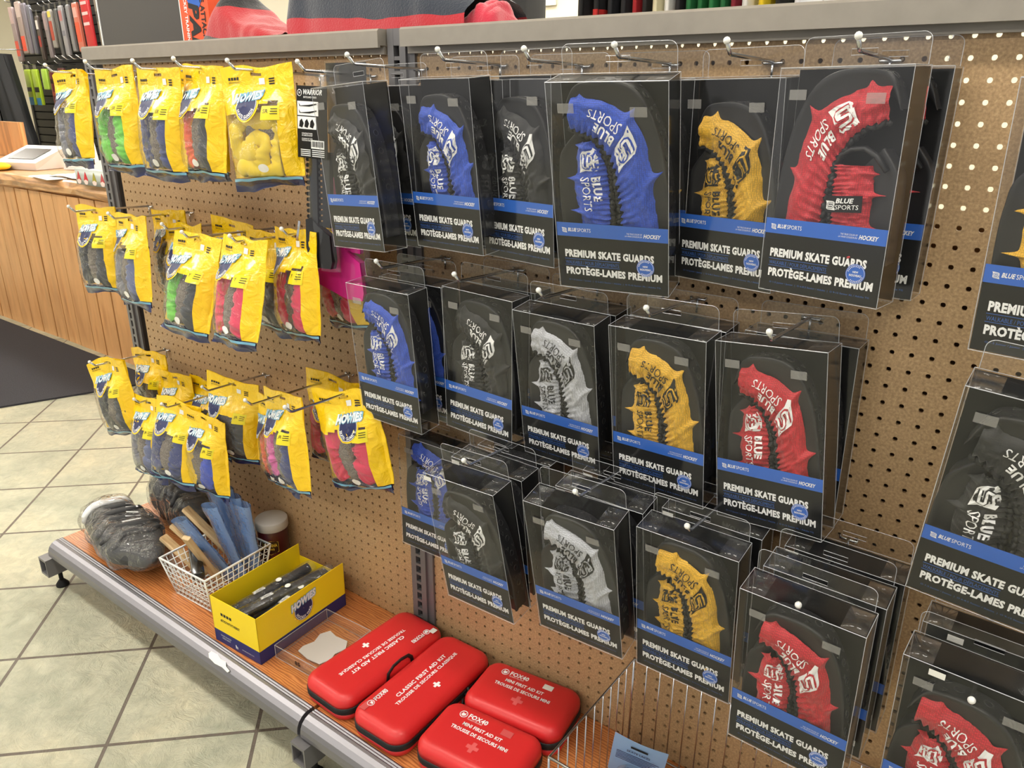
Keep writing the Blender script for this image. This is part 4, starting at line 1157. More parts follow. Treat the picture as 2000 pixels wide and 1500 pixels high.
for i, (x, y, z, yw, tl) in enumerate([(-.045, .0, .018, 4, 3), (-.012, -.01, .022, -3, 5), (.022, .0, .018, 6, 2), (.048, .01, .020, 0, 4), (-.03, .0, .052, -9, 7), (.012, -.005, .056, -16, 8), (.040, .015, .050, 5, 5)]):
    s = empty('bagged_sleeve', 'black sleeve in clear film in the yellow carton, %s' % ['bottom left', 'bottom, second from the left', 'bottom, second from the right', 'bottom right', 'upper left', 'on top in the middle', 'upper right'][i], 'bagged sleeve', Vector((-1.262 + x, -.190 + y, ZD + z + .035)), (yw, tl, 0), 'black sleeves in the yellow carton')
    m = MB(); m.grid(lambda a, b: Vector((.014 * math.cos(2 * PI * a) * (1 + .1 * nz(b * 6, a * 3, i)), -.105 + .21 * b, .012 * math.sin(2 * PI * a) * (1 + .15 * nz(b * 8, a * 3, i + 3)))), 14, 20); m.build('sleeve', M_sleeve, s, True)
    m = MB(); m.grid(lambda a, b: Vector((.019 * math.cos(2 * PI * a) * (1 + .2 * nz(b * 9, a * 4, i + 8)), -.118 + (.255 if i == 5 else .235) * b, .014 * math.sin(2 * PI * a) * (1 + .25 * nz(b * 9, a * 4, i + 5)))), 16, 24); m.build('clear_film', M_crinkle, s, True)
    if i >= 4:
        n = 14; MB().poly([(.002 + .0075 * math.cos(2 * PI * k / n), .02 + .0075 * math.sin(2 * PI * k / n)) for k in range(n)], lambda x_, z_: Vector((x_, z_, .0158))).build('round_sticker', M_paper, s)
        MB().text('HOCKEY', -.006, .006, -.05, -.018, lambda x_, z_: Vector((x_, z_, .0150)), bold=.03).build('sleeve_lettering', M_white, s)

# clear acrylic tray
t = empty('acrylic_tray', 'empty clear acrylic tray in front of the yellow carton, 85 written on its front', 'tray', (-1.098, -.198, ZD), (3, 0, 0))
M_acr = film('clear_acrylic', haze=.03, bstr=0, rough=.03, refl=1.0)
w, d, hh, th = .15, .165, .034, .003
a = MB()
a.box(-w / 2, w / 2, -d / 2, d / 2, 0, th); a.box(-w / 2, w / 2, -d / 2, -d / 2 + th, th, hh); a.box(-w / 2, w / 2, d / 2 - th, d / 2, th, hh)
a.box(-w / 2, -w / 2 + th, -d / 2 + th, d / 2 - th, th, hh); a.box(w / 2 - th, w / 2, -d / 2 + th, d / 2 - th, th, hh)
a.build('tray_body', M_acr, t)
a = MB()
for z in (.0, hh): a.tube([(-w / 2, -d / 2, z), (w / 2, -d / 2, z), (w / 2, d / 2, z), (-w / 2, d / 2, z)], .0009, 4, closed=True)
for x in (-w / 2, w / 2):
    for y in (-d / 2, d / 2): a.tube([(x, y, 0), (x, y, hh)], .0009, 4)
a.build('tray_edges', M_crease, t)
MB().text('85', -.008, .010, .010, .022, lambda x, z: Vector((x, -d / 2 - .0006, z)), bold=.05).build('tray_lettering', M_inkblack, t)
pl = [(-.045, -.05), (.0, -.056), (.04, -.05), (.05, -.02), (.042, .0), (.05, .03), (.03, .055), (-.01, .05), (-.04, .056), (-.052, .03), (-.04, .0), (-.05, -.03)]
o = MB().add([(x, y, .0045) for x, y in pl] + [(x, y, .0062) for x, y in pl], [tuple(range(12))[::-1], tuple(range(12, 24))] + [(i, (i + 1) % 12, (i + 1) % 12 + 12, i + 12) for i in range(12)], M=Matrix.Translation((-1.098, -.198, ZD)) @ Matrix.Scale(.9, 4)).build('frosted_insert', plain('frosted_plastic', (205, 200, 194), .6), None)
tag(o, 'frosted white plastic shape lying in the clear acrylic tray', 'plastic insert')

# white wire basket with sticks of wax and wrapped tapes
def wire_basket(name, label, loc, yaw, w, d, h, taper, step, mat, r, rim_r, cat='basket', floor_step=None, hz=True):
    t = empty(name, label, cat, loc, (yaw, 0, 0))
    rim = MB(); top = [(-w / 2, -d / 2, h), (w / 2, -d / 2, h), (w / 2, d / 2, h), (-w / 2, d / 2, h)]
    bot = [(x * taper, y * taper, .004) for x, y, z in top]
    rim.tube(top, rim_r, 8, closed=True); rim.tube(bot, rim_r * .8, 6, closed=True)
    for a, b in zip(top, bot): rim.tube([a, b], rim_r * .8, 6)
    rim.build('rim', mat, t, True)
    m = MB()
    for i in range(4):
        a, b = Vector(top[i]), Vector(top[(i + 1) % 4]); c, e = Vector(bot[i]), Vector(bot[(i + 1) % 4])
        n = max(2, int((b - a).length / step))
        for k in range(1, n): m.tube([a.lerp(b, k / n), c.lerp(e, k / n)], r, 5)
        if hz:
            nh = max(2, int(h / step))
            for k in range(1, nh): m.tube([a.lerp(c, k / nh), b.lerp(e, k / nh)], r, 5)
    n = int(w / step)
    for k in range(1, n): m.tube([Vector(bot[0]).lerp(Vector(bot[1]), k / n), Vector(bot[3]).lerp(Vector(bot[2]), k / n)], r, 5)
    n = max(2, int(d / step / (1 if hz else 2)))
    for k in range(1, n): m.tube([Vector(bot[0]).lerp(Vector(bot[3]), k / n), Vector(bot[1]).lerp(Vector(bot[2]), k / n)], r, 5)
    m.build('wire_mesh', mat, t, True)
    return t
M_wwire = plain('white_coated_wire', (240, 240, 238), .35)
wire_basket('wire_basket', 'white wire basket holding wooden sticks and blue wrapped packs', (-1.512, -.200, ZD), 3, .185, .205, .115, .80, .017, M_wwire, .0013, .0034)
M_pw = wood('pale_birch', (222, 196, 154), (196, 164, 118), scale=14, dist=2, rough=.6, stretch=(8, 1, 1), coat=0, bstr=.1)
for i, (p, q, lab) in enumerate([
    ((-1.51, -.205, .03), (-1.492, -.285, .205), 'pale wooden stick standing upright at the front corner of the white basket'),
    ((-1.55, -.22, .035), (-1.690, -.245, .075 + .04), 'pale wooden stick leaning left out of the white basket, the lower one'),
    ((-1.53, -.18, .04), (-1.685, -.215, .140), 'pale wooden stick leaning left out of the white basket, the middle one'),
    ((-1.50, -.14, .05), (-1.680, -.175, .175), 'pale wooden stick leaning left out of the white basket, the rear one')]):
    a = Vector(p) + Vector((0, 0, ZD)); b = Vector(q) + Vector((0, 0, ZD)); dv = (b - a).normalized(); L = (b - a).length
    mt = Matrix.Translation(a) @ dv.to_track_quat('Z', 'Y').to_matrix().to_4x4()
    m = MB().rrect(.024, .013, .003, [(.001, 0), (0, .001), (0, L - .001), (.001, L)], 2)
    o = m.build('wooden_stick', M_pw); o.matrix_world = mt; tag(o, lab, 'stick', 'wooden sticks in the white basket')
M_bluewrap = film('blue_tinted_wrap', tint=(.72, .84, 1), haze=.42, bscale=30, bstr=1, rough=.08, refl=1.6, haze_rgb=(150, 186, 240), bdist=.01)
M_blueplast = plain('slate_blue_plastic', (70, 100, 150), .3, coat=.4)
for i, (x, y, z, yw, tl, rl, lab) in enumerate([
    (-1.462, -.125, .085, 0, 4, -2, 'far right'), (-1.492, -.122, .095, 0, 4, -6, 'second from the right'), (-1.522, -.122, .105, 0, 2, -9, 'in the middle'),
    (-1.552, -.125, .105, 0, 6, -14, 'second from the left'), (-1.530, -.190, .070, 10, 20, -22, 'leaning low at the front'), (-1.50, -.16, .085, 0, 10, -12, 'at the front right')]):
    s = empty('wrapped_pack', 'blue plastic-wrapped pack standing in the white basket, ' + lab, 'wrapped pack', (x, y, ZD + z), (yw, tl, rl), 'blue wrapped packs in the white basket')
    MB().rrect(.026, .012, .004, [(0, -.06), (0, .115)], 3).build('inner_stick', M_blueplast, s, True)
    m = MB(); m.grid(lambda a, b: Vector(((.027 + .010 * b) * math.cos(2 * PI * a) * (1 + .15 * nz(b * 5, a * 3, i)), (.011 + .002 * b) * math.sin(2 * PI * a) * (1 + .3 * nz(b * 6, a * 4, i + 2)), -.065 + .225 * b)), 14, 16)
    m.build('clear_wrap', M_bluewrap, s, True)
s = MB().rrect(.03, .16, .006, [(.002, 0), (0, .002), (0, .020), (.002, .022)], 4); o = s.build('sharpening_tool', plain('glossy_black', (14, 14, 16), .2, coat=.5), None, True)
put(o, (-1.535, -.245, ZD + .098), (62, 6, 0)); tag(o, 'black plastic tool lying across the front of the white basket', 'tool')

# tub of treats against the pegboard
t = empty('lidded_tub', 'dark red round tub with a frosted lid standing against the pegboard', 'tub', (-1.468, -.052, ZD), (0, 0, 0))
MB().lathe([(.038, 0), (.041, .003), (.041, .135), (.040, .137)], 28).build('tub_wall', plain('dark_red_label', (70, 16, 20), .35, coat=.3), t, True)
MB().lathe([(.043, .137), (.044, .139), (.044, .160), (.042, .163), (.003, .164)], 28).build('lid', plain('frosted_plastic_lid', (190, 184, 176), .5), t, True)
def cyl(a, z, off=0): th_ = math.radians(-48) + a / .041; return Vector(((.0413 + off) * math.cos(th_), (.0413 + off) * math.sin(th_), z))
m = MB(); 
for q in range(8):
    a0 = -.022 + q * .0055; m.add([cyl(a0, .075 + .0 * q), cyl(a0 + .0055, .075), cyl(a0 + .0055, .110), cyl(a0, .110)], [(0, 1, 2, 3)])
lb = m.build('diamond_label', plain('black_red_print', (40, 12, 14), .4), t)
m = MB(); m.text('PIRANHA', -.018, .018, .094, .104, lambda x, z: cyl(x, z, .0004), bold=.04); m.text('JAWS', -.010, .010, .082, .090, lambda x, z: cyl(x, z, .0004), bold=.04)
m.tube([cyl(a, z, .0004) for a, z in [(-.021, .078), (0, .070), (.021, .078), (.021, .108), (0, .112), (-.021, .108)]], .0006, 4, closed=True)
m.build('label_lettering', plain('gold_ink', (220, 190, 70), .4), lb)

# gloves in clear polybags
M_glove = plain('charcoal_padding', (58, 58, 60), .6, bump=.3, bscale=60)
def bagged_glove(label, loc, rot, L, Wd, H, seed, stripe):
    t = empty('bagged_glove', label, 'bagged glove', loc, rot, 'gloves in clear polybags on the shelf')
    def lump(k, grow, rough):
        def f(a, b):
            th = 2 * PI * a; y = -L / 2 + L * b
            prof = (math.sin(PI * min(1, max(.001, b))) ** .32)
            wv = Wd / 2 * prof * (1 - .25 * b + .10 * math.sin(b * 9 + seed))
            hv = H / 2 * prof * (1 - .45 * b) * (1 + .12 * math.sin(b * 13 + seed) ** 2)
            n_ = 1 + rough * nz(math.cos(th) * 1.5 + b * 6, math.sin(th) * 1.5, b * 7, seed + k)
            c_, s_ = math.cos(th), math.sin(th)
            c_ = math.copysign(abs(c_) ** .7, c_); s_ = math.copysign(abs(s_) ** .8, s_)
            return Vector(((wv + grow) * c_ * n_, y * (1 + grow * 1.2), max(-H / 2 + .001 - (grow * .1), (hv + grow) * s_ * n_)))
        return f
    MB().grid(lump(0, 0, .12), 32, 40).build('padded_shell', M_glove, t, True)
    # cuff rolls and finger rolls on the back of the hand
    g = lump(0, .002, .12)
    for b0 in (.34, .44, .54, .64, .74):
        p = [g(.06 + .38 * k / 12, b0 + .02 * math.sin(k)) for k in range(13)]
        MB().tube(p, [.004 + .005 * math.sin(PI * (k + 1) / 14) for k in range(13)], 8).build('finger_roll', M_glove, t, True)
    if stripe:
        p = [g(.02 + .46 * k / 14, .20 + .05 * math.sin(PI * k / 14)) + Vector((0, 0, .005)) for k in range(15)]
        MB().tube(p, .012, 8, flat=.6).build('white_cuff_piping', M_white, t, True)
        st = MB()
        for j in range(6): st.add([g(.30 - j * .012, .34 + j * .05) + Vector((0, 0, .008)), g(.36 - j * .012, .36 + j * .05) + Vector((0, 0, .008)), g(.36 - j * .012, .375 + j * .05) + Vector((0, 0, .008)), g(.30 - j * .012, .355 + j * .05) + Vector((0, 0, .008))], [(0, 1, 2, 3)])
        st.build('white_lettering', M_white, t)
    gg = lump(3, .008, .26)
    MB().grid(lambda a, b: gg(a, b) + Vector((0, 0, .002)), 48, 60).build('clear_polybag', M_crinkle, t, True)
    return t
bagged_glove('bagged charcoal glove with a white cuff stripe at the left end of the shelf', (-1.870, -.262, ZD + .066), (-99, 3, 0), .44, .175, .133, 2, True)
bagged_glove('bagged charcoal glove behind the one with the white cuff stripe', (-1.875, -.080, ZD + .080), (-97, 2, 0), .33, .115, .160, 7, False)

# chrome wire basket at the right with carded spools
wire_basket('wire_basket', 'tall chrome wire basket under the yellow box, carded packs inside', (-.135, -.165, ZD), 0, .48, .30, .215, 1.0, .028, M_zinc, .0013, .0028, hz=False)
def carded(label, loc, rot, col, body):
    t = empty('carded_pack', label, 'carded pack', loc, rot, 'carded packs in the chrome basket')
    c = MB().grid(lambda a, b: Vector((-.05 + .1 * a, -.004 * math.sin(PI * a), -.06 + .12 * b)), 8, 8).build('card', plain('card_%d_%d_%d' % col, col, .45), t, True)
    MB().box(-.016, .016, -.0062, -.0056, .040, .045).build('hang_slot', M_dark, c)
    m = MB(); m.text('SKATE LACES', -.022, .022, .026, .032, lambda x, z: Vector((x, -.0062, z)), bold=.02)
    for i in range(6): m.box(-.04, .04 - (i % 3) * .006, -.0062, -.0058, .018 - i * .0045, .0192 - i * .0045)
    m.build('card_lettering', M_navyink, c)
    MB().ball((0, -.018, -.03), .026, 14, sc=(1.3, .7, 1)).build('blister', M_acr, t, True)
    MB().ball((-.004, -.014, -.032), .015, 12, sc=(1.3, .8, .9)).build('contents', body, t, True)
    return t
M_cont = plain('dark_blue_contents', (34, 38, 60), .4); M_cont2 = plain('pale_contents', (214, 208, 196), .5)
carded('pale blue carded pack standing at the left in the chrome basket', (-.300, -.130, ZD + .098), (12, 12, 8), (150, 184, 226), M_cont)
carded('grey carded pack lying in front of the pale blue one in the chrome basket', (-.235, -.210, ZD + .060), (-14, 30, 14), (186, 182, 180), M_cont2)
carded('white carded pack leaning at the right side of the chrome basket', (-.075, -.190, ZD + .060), (20, 18, -30), (228, 224, 216), M_cont)
for i, (x, y, yw) in enumerate([(-.325, -.235, 20), (-.290, -.262, -12)]):
    t = empty('lace_spool', ['striped blue and white spool in the front left corner of the chrome basket', 'striped blue and white spool beside the corner spool in the chrome basket'][i], 'spool', (x, y, ZD + .03 + .018), (yw, 0, 0), 'spools in the chrome basket')
    MB().lathe([(.020, -.022), (.020, -.019), (.014, -.018), (.014, .018), (.020, .019), (.020, .022)], 18).build('spool', M_cn, t, True)
    for k in range(5): MB().lathe([(.0145, -.016 + k * .007), (.017, -.0145 + k * .007), (.0145, -.013 + k * .007)], 18, cap=False).build('wound_lace', M_white, t, True)
o = MB().box(-.05, .05, -.04, .04, 0, .03); o = o.build('small_carton', plain('violet_card', (92, 78, 178), .5)); put(o, (-.318, -.262, ZD + .006), (8, 0, 0)); tag(o, 'violet small carton under the spools in the chrome basket', 'carton')

# ------------------------------------------------------------------ on top of the shelving
ZC = ZT + .0455
t = empty('dark_panel', 'large flat dark grey panel standing on top of the shelving at the left', 'panel', (-2.135, .16, ZC), (0, 0, 0))
MB().box(-.212, .215, 0, .03, 0, .42).build('panel_face', plain('dark_grey_panel', (76, 72, 70), .6), t)
MB().box(-.218, -.2125, -.002, .032, 0, .42).build('white_edge', M_white, t)
t = empty('training_aid_box', 'orange and blue upright box with vertical lettering on top of the shelving', 'box', (-1.772, .105, ZC), (2, 0, 0))
MB().box(-.058, .058, 0, .05, 0, .30).build('carton', plain('orange_card', (232, 92, 48), .4), t)
m = MB()
f = lambda x, z: Vector((z, -.0008, x))
g = lambda a, b: Vector((b, -.0010, .0 - a))
m = MB(); m.text('THE ATTACK', -.135, -.010, .026, .044, lambda x, z: Vector((z, -.0010, -x)), bold=.03); m.text('PAD', -.100, .03, -.022, .020, lambda x, z: Vector((z, -.0010, -x)), bold=.05, shear=.2)
m.build('black_lettering', M_inkblack, t)
MB().text('HOCKEY TRAINING AID', -.135, .03, -.040, -.028, lambda x, z: Vector((z, -.0010, -x)), bold=.03).build('white_lettering', M_white, t)
n = 24; m = MB().poly([(.006 + .042 * math.cos(2 * PI * k / n), .165 + .085 * math.sin(2 * PI * k / n)) for k in range(n)], lambda x, z: Vector((x, -.0009, z)))
bl = m.build('blue_oval', M_blue, t)
m = MB()
f0 = lambda x, z: Vector((x, -.0014, z))
m.poly([(-.012, .14), (.0, .135), (.012, .165), (.004, .185), (-.008, .175)], f0); m.poly([(.012, .165), (.03, .15), (.031, .155), (.012, .176)], f0); m.poly([(-.008, .172), (-.026, .155), (-.023, .151), (-.004, .165)], f0); m.poly([(-.010, .14), (-.024, .115), (-.017, .112), (-.002, .137)], f0)
n = 12; m.poly([(.002 + .008 * math.cos(2 * PI * k / n), .198 + .008 * math.sin(2 * PI * k / n)) for k in range(n)], f0)
m.build('white_figure', M_white, bl)
MB().box(-.0615, -.0582, .0, .05, 0, .30).build('white_side', M_white, t)

def fleece(name, cols):
    """fleece with broad bands by height of the pile; cols = [(pos, rgb)]"""
    k = NT(name); v = k.coords(); sep = k.n('ShaderNodeSeparateXYZ'); k.l(v, sep.inputs[0])
    nzv = k.noise(v, 6, 2); ad = k.n('ShaderNodeMath'); ad.operation = 'MULTIPLY_ADD'; ad.inputs[1].default_value = .04; k.l(nzv, ad.inputs[0]); k.l(sep.outputs['Z'], ad.inputs[2])
    mu = k.n('ShaderNodeMath'); mu.operation = 'MULTIPLY'; mu.inputs[1].default_value = 4; k.l(ad.outputs[0], mu.inputs[0])
    c = k.ramp(mu.outputs[0], cols); k.t.nodes[-1]
    for nd in k.t.nodes:
        if nd.type == 'VALTORGB': nd.color_ramp.interpolation = 'CONSTANT'
    k.l(c, k.b.inputs['Base Color']); k.b.inputs['Roughness'].default_value = .9; k.b.inputs['Sheen Weight'].default_value = .6
    k.bump(k.noise(v, 250, 3, .7), .6, .003); return k.m
def blanket(label, loc, L, D_, H, seed, mat, shape):
    m = MB()
    def f(a, b):
        x = -L / 2 + L * a; th = PI * b
        h = H * shape(a) * (1 + .18 * nz(a * 5, b * 2, 0, seed))
        return Vector((x + .02 * nz(a * 4, b * 4, 3, seed), -D_ / 2 * math.cos(th) * (1 + .1 * nz(a * 7, 0, b, seed)), .001 + h * max(0, math.sin(th)) ** .5 + .008 * nz(a * 9, b * 7, 1, seed) * math.sin(th)))
    m.grid(f, 50, 26)
    o = m.build('folded_blanket', mat, None, True); o.location = loc
    return tag(o, label, 'blanket', 'folded fleece blankets on the shelving')
mf1 = fleece('red_black_fleece_small', [(0, lin((60, 60, 62))), (.12, lin((188, 24, 38))), (.38, lin((22, 22, 26)))])
mf2 = fleece('red_navy_fleece_big', [(0, lin((192, 26, 44))), (.20, lin((40, 48, 64)))])
blanket('small red and black folded fleece beside the orange box', (-1.540, .13, ZC), .285, .15, .105, 4, mf1, lambda a: (.55 + .55 * math.exp(-((a - .28) / .16) ** 2)) * (1 - max(0, a - .45) * 1.35) * min(1, a * 9 + .2))
blanket('big red and navy folded fleece blanket in the middle on top of the shelving', (-1.095, .155, ZC), .50, .21, .20, 9, mf2, lambda a: min(1, a * 14 + .25) * (1 if a < .45 else max(.12, 1 - (a - .45) * 1.3)))
o = MB(); o.grid(lambda a, b: Vector((.02 + .05 * a, .0, .0)), 1, 1)
t = MB(); t.grid(lambda a, b: Vector((-.035 + .07 * a + .01 * nz(a * 5, b * 5, 1), -.05 * math.cos(PI * b), .002 + (.045 + .02 * nz(a * 6, b * 3, 5)) * math.sin(PI * b) ** .6 * math.sin(PI * min(1, max(.05, a))) ** .4)), 20, 16)
o = t.build('fleece_scarf', fleece('pink_red_fleece', [(0, lin((208, 44, 70))), (.5, lin((214, 56, 80)))]), None, True); o.location = (-.83, .12, ZC); tag(o, 'crumpled pinkish red fleece at the right end of the big blanket', 'fleece')

# ------------------------------------------------------------------ garments behind the shelving
rail = empty('garment_rail', 'chrome garment rail with hanging jerseys behind the shelving', 'garment rail', (-1.05, 1.2, 0))
m = MB().tube([(-.95, 0, ZT + .98), (.85, 0, ZT + .98)], .014, 10)
for x in (-.95, .85): m.tube([(x, 0, .02), (x, 0, ZT + .98)], .014, 10); m.tube([(x, -.25, .02), (x, .25, .02)], .016, 10)
m.build('frame', M_zinc, rail, True)
def jersey(label, x, wx, col, hem, z0, depth=.30, y0=1.2):
    z0 -= .045; wx *= .85
    t = empty('hanging_jersey', label, 'jersey', (x, y0, ZT + z0), group='jerseys on the garment rail')
    nm = 'knit_%d_%d_%d' % col; seed = int(x * 100)
    def f(a, b):
        th = 2 * PI * a; z = b * (.98 - z0 - .06)
        w_ = wx / 2 * (1 + .2 * nz(z * 4, a * 3, 0, seed)); d_ = depth / 2 * (1 if b < .75 else 1 - (b - .75) * 1.6)
        return Vector((w_ * math.cos(th) + .006 * math.sin(12 * th + z * 3) * abs(math.sin(th)), d_ * math.sin(th), z))
    q_ = MB().grid(f, 40, 12); q_.add([f(k / 40, 0) for k in range(40)], [tuple(range(40))]); q_.build('cloth', plain(nm, col, .8), t, True)
    if hem:
        MB().grid(lambda a, b: f(a, b * .04) * 1.0 + Vector((0, 0, -.012 + .0 * b)) + Vector((math.cos(2 * PI * a) * .002, math.sin(2 * PI * a) * .004, 0)), 40, 2).build('hem_band', plain('knit_%d_%d_%d' % hem, hem, .8), t, True)
    MB().tube([(0, 0, .98 - z0 - .08), (0, 0, .98 - z0 - .005), (.0, .012, .98 - z0 + .018), (0, .0, .98 - z0 + .020)], .002, 6).build('hanger_hook', M_zinc, t, True)
JS = [(-1.215, .05, (22, 22, 26), None, .19, 'black'), (-1.160, .045, (26, 26, 30), (200, 40, 40), .20, 'black with a red hem'), (-1.112, .04, (24, 26, 34), (236, 236, 240), .165, 'near-black with white cuffs'),
      (-1.068, .035, (30, 30, 36), (236, 236, 240), .165, 'dark with white trim'), (-1.030, .03, (170, 30, 40), None, .19, 'dark red'), (-.998, .03, (28, 26, 28), None, .19, 'black beside the dark red one'),
      (-.965, .035, (232, 224, 190), None, .185, 'cream'), (-.928, .035, (238, 238, 236), None, .185, 'white'), (-.895, .03, (30, 30, 34), None, .19, 'black between white and green'),
      (-.862, .035, (30, 110, 60), (238, 140, 40), .175, 'green with an orange hem'), (-.828, .03, (20, 104, 52), (240, 240, 240), .175, 'green with a white hem'), (-.795, .035, (34, 120, 66), None, .185, 'plain green'),
      (-.762, .03, (28, 104, 56), None, .185, 'deep green'), (-.732, .028, (130, 24, 44), None, .19, 'maroon'), (-.700, .04, (236, 234, 232), None, .185, 'bright white'),
      (-.655, .04, (240, 208, 40), None, .185, 'yellow'), (-.610, .04, (28, 28, 30), None, .19, 'black at the right'), (-.560, .045, (232, 232, 238), None, .20, 'white at the far right')]
for x, wx, col, hem, z0, nm in JS: jersey('%s hockey jersey on the rail above the top shelf edge' % nm, x, wx, col, hem, z0)
t = empty('hanging_garment', 'wide black garment hanging behind the blankets', 'garment', (-1.83, 1.5, ZT + .20))
MB().grid(lambda a, b: Vector((.09 * math.cos(2 * PI * a), .22 * math.sin(2 * PI * a) + .01 * math.sin(9 * a), b * .75)), 30, 6).build('cloth', plain('knit_22_22_26', (22, 22, 26), .8), t, True)
MB().tube([(0, 0, .74), (0, 0, 1.32)], .002, 6).build('hanger_cord', M_zinc, t, True)

# ------------------------------------------------------------------ counter at the back left
M_plank = wood('fir_planks', (222, 168, 112), (208, 150, 94), scale=2.2, dist=5, rough=.42, stretch=(5, 5, .9), coat=.15, bstr=.08)
M_slab = wood('live_edge_slab', (226, 176, 122), (204, 150, 98), scale=3, dist=8, rough=.32, stretch=(.9, 5, 5), coat=.4, bstr=.1)
t = empty('sales_counter', 'long wooden sales counter with vertical planks and a live-edge slab top', 'counter', (-4.4, .85, 0))
x = -3.2; i = 0
pn = MB()
while x < 1.9:
    wv = .155 + .02 * math.sin(i * 2.3)
    pn.box(x, x + wv - .010, .0 + .002 * math.sin(i * 5), .03, .0, .885); x += wv; i += 1
pn.build('plank_front', M_plank, t)
MB().box(-3.2, 1.88, .012, .022, .0, .88).build('plank_backing', M_dark, t)
MB().box(1.85, 1.88, .03, .70, 0, .88).box(-3.2, -3.17, .03, .70, 0, .88).build('side_walls', M_plank, t)
m = MB()
def slab(a, b):
    x = -3.35 + 5.35 * a; e = .045 * nz(x * 1.3, 0, 0, 4) + .018 * nz(x * 5, 0, 0, 9)
    s_ = [(.05, .885), (-.02 - e, .888), (-.055 - e + .01 * nz(x * 7, 1, 0, 3), .905), (-.062 - e, .935), (-.045 - e, .965), (-.03 - e, .972), (.2, .972), (.75, .972), (.75, .885), (.05, .885)][int(round(b * 9))]
    return Vector((x, s_[0], s_[1]))
m.grid(slab, 90, 9); m.add([slab(0, k / 9) for k in range(9)], [tuple(range(9))]); m.add([slab(1, k / 9) for k in range(9)], [tuple(range(9))])
m.build('slab_top', M_slab, t, False)
ZK = .974
o = MB().box(-1.0, .0, -.02, .02, 0, .24).build('raised_end_panel', M_plank); o.location = (-6.10, 1.42, ZK); tag(o, 'upright wooden panel rising at the back of the counter', 'panel')
t = empty('card_terminal', 'white payment terminal with a dark screen on the counter', 'payment terminal', (-5.15, 1.05, ZK), (18, 0, 0))
t.scale = (.85, .85, .85)
MB().add([(-.17, -.12, 0), (.17, -.12, 0), (.17, .14, 0), (-.17, .14, 0), (-.19, -.14, .05), (.19, -.14, .05), (.19, .15, .15), (-.19, .15, .15)], [(3, 2, 1, 0), (4, 5, 6, 7), (0, 1, 5, 4), (1, 2, 6, 5), (2, 3, 7, 6), (3, 0, 4, 7)]).build('housing', plain('white_plastic', (238, 234, 232), .35), t)
MB().add([(-.13, -.085, .0735), (.12, -.085, .0735), (.12, .085, .132), (-.13, .085, .132)], [(0, 1, 2, 3)]).build('screen', plain('dark_screen', (62, 54, 50), .25), t)
t = empty('desk_display', 'white folded desk display with coloured squares behind the terminal', 'display card', (-4.86, 1.20, ZK), (24, 0, 0))
t.scale = (.85, .85, .85)
MB().add([(-.10, -.05, 0), (.12, -.05, 0), (.12, .06, 0), (-.10, .06, 0), (-.06, .0, .30), (.11, .0, .30), (.11, .03, .30), (-.06, .03, .30)], [(3, 2, 1, 0), (4, 5, 6, 7), (0, 1, 5, 4), (1, 2, 6, 5), (2, 3, 7, 6), (3, 0, 4, 7)]).build('stand', MATS['white_plastic'], t)
for k, cc in enumerate([(206, 60, 40), (236, 180, 60), (236, 200, 80)]):
    z = .24 - k * .06; y_ = -.05 * (1 - z / .30)
    MB().box(-.01, .025, y_ - .004, y_ - .002, z - .018, z + .018).build('coloured_square', plain('square_%d' % k, cc, .5), t)
o = MB().grid(lambda a, b: Vector((-.3 + .6 * a, -.14 + .28 * b, .004 + .02 * abs(nz(a * 4, b * 4, 0, 2)) + .03 * (b > .6) * nz(a * 3, 1, 1))), 24, 10).build('paper_bag', M_paper, None, True); put(o, (-4.25, 1.02, ZK), (3, 0, 0)); tag(o, 'flat white paper bag lying on the counter behind the tin', 'paper bag')
o = MB().box(-.16, .16, -.05, .05, 0, .002).build('printed_slip', M_paper); put(o, (-4.50, .845, ZK), (-8, 0, 0)); tag(o, 'white printed slip lying on the counter edge', 'paper slip')
o = MB().ball((0, 0, .022), .06, 12, sc=(1.7, 1.0, .38)).build('yellow_cloth', plain('yellow_rag', (246, 206, 30), .8), None, True); o.location = (-5.18, .87, ZK); tag(o, 'small yellow cloth at the left on the counter edge', 'cloth')
t = empty('sticker_tin', 'pale tin with painted pointed hats, full of round stickers, on the counter', 'tin', (-3.905, .87, ZK), (0, 0, 0))
MB().rrect(.33, .16, .02, [(0, 0), (0, .075)], 5).build('tin_wall', plain('pale_tin', (198, 204, 200), .35, metal=.2), t, True)
for k, (cc, x) in enumerate([((200, 70, 70), -.115), ((214, 40, 50), -.045), ((170, 160, 50), .04), ((196, 80, 84), .12)]):
    hm = MB().prism([(x - .02, .022), (x + .02, .022), (x + .012, .045), (x + .002, .066), (x - .010, .045)], -.0816, -.0806); hm.build('painted_hat', plain('hat_%d' % k, cc, .6), t)
    MB().prism([(x - .022, .020), (x - .016, .006), (x, .002), (x + .016, .006), (x + .022, .020), (x, .028)], -.0820, -.0812).build('painted_beard', plain('beard_pink', (238, 214, 206), .7), t)
for k, (x, y, tl) in enumerate([(.0, -.03, -14), (.05, .0, -20), (-.08, .01, -24), (.10, .03, -16)]):
    o = MB().lathe([(.052, 0), (.052, .002)], 24); o = o.build('round_sticker', M_paper, None)
    o.matrix_world = Matrix.Translation((-3.905 + x, .87 + y, ZK + .066)) @ Matrix.Rotation(math.radians(90 + tl), 4, 'X')
    tag(o, 'white round sticker standing in the pale tin on the counter', 'sticker', 'stickers in the tin')
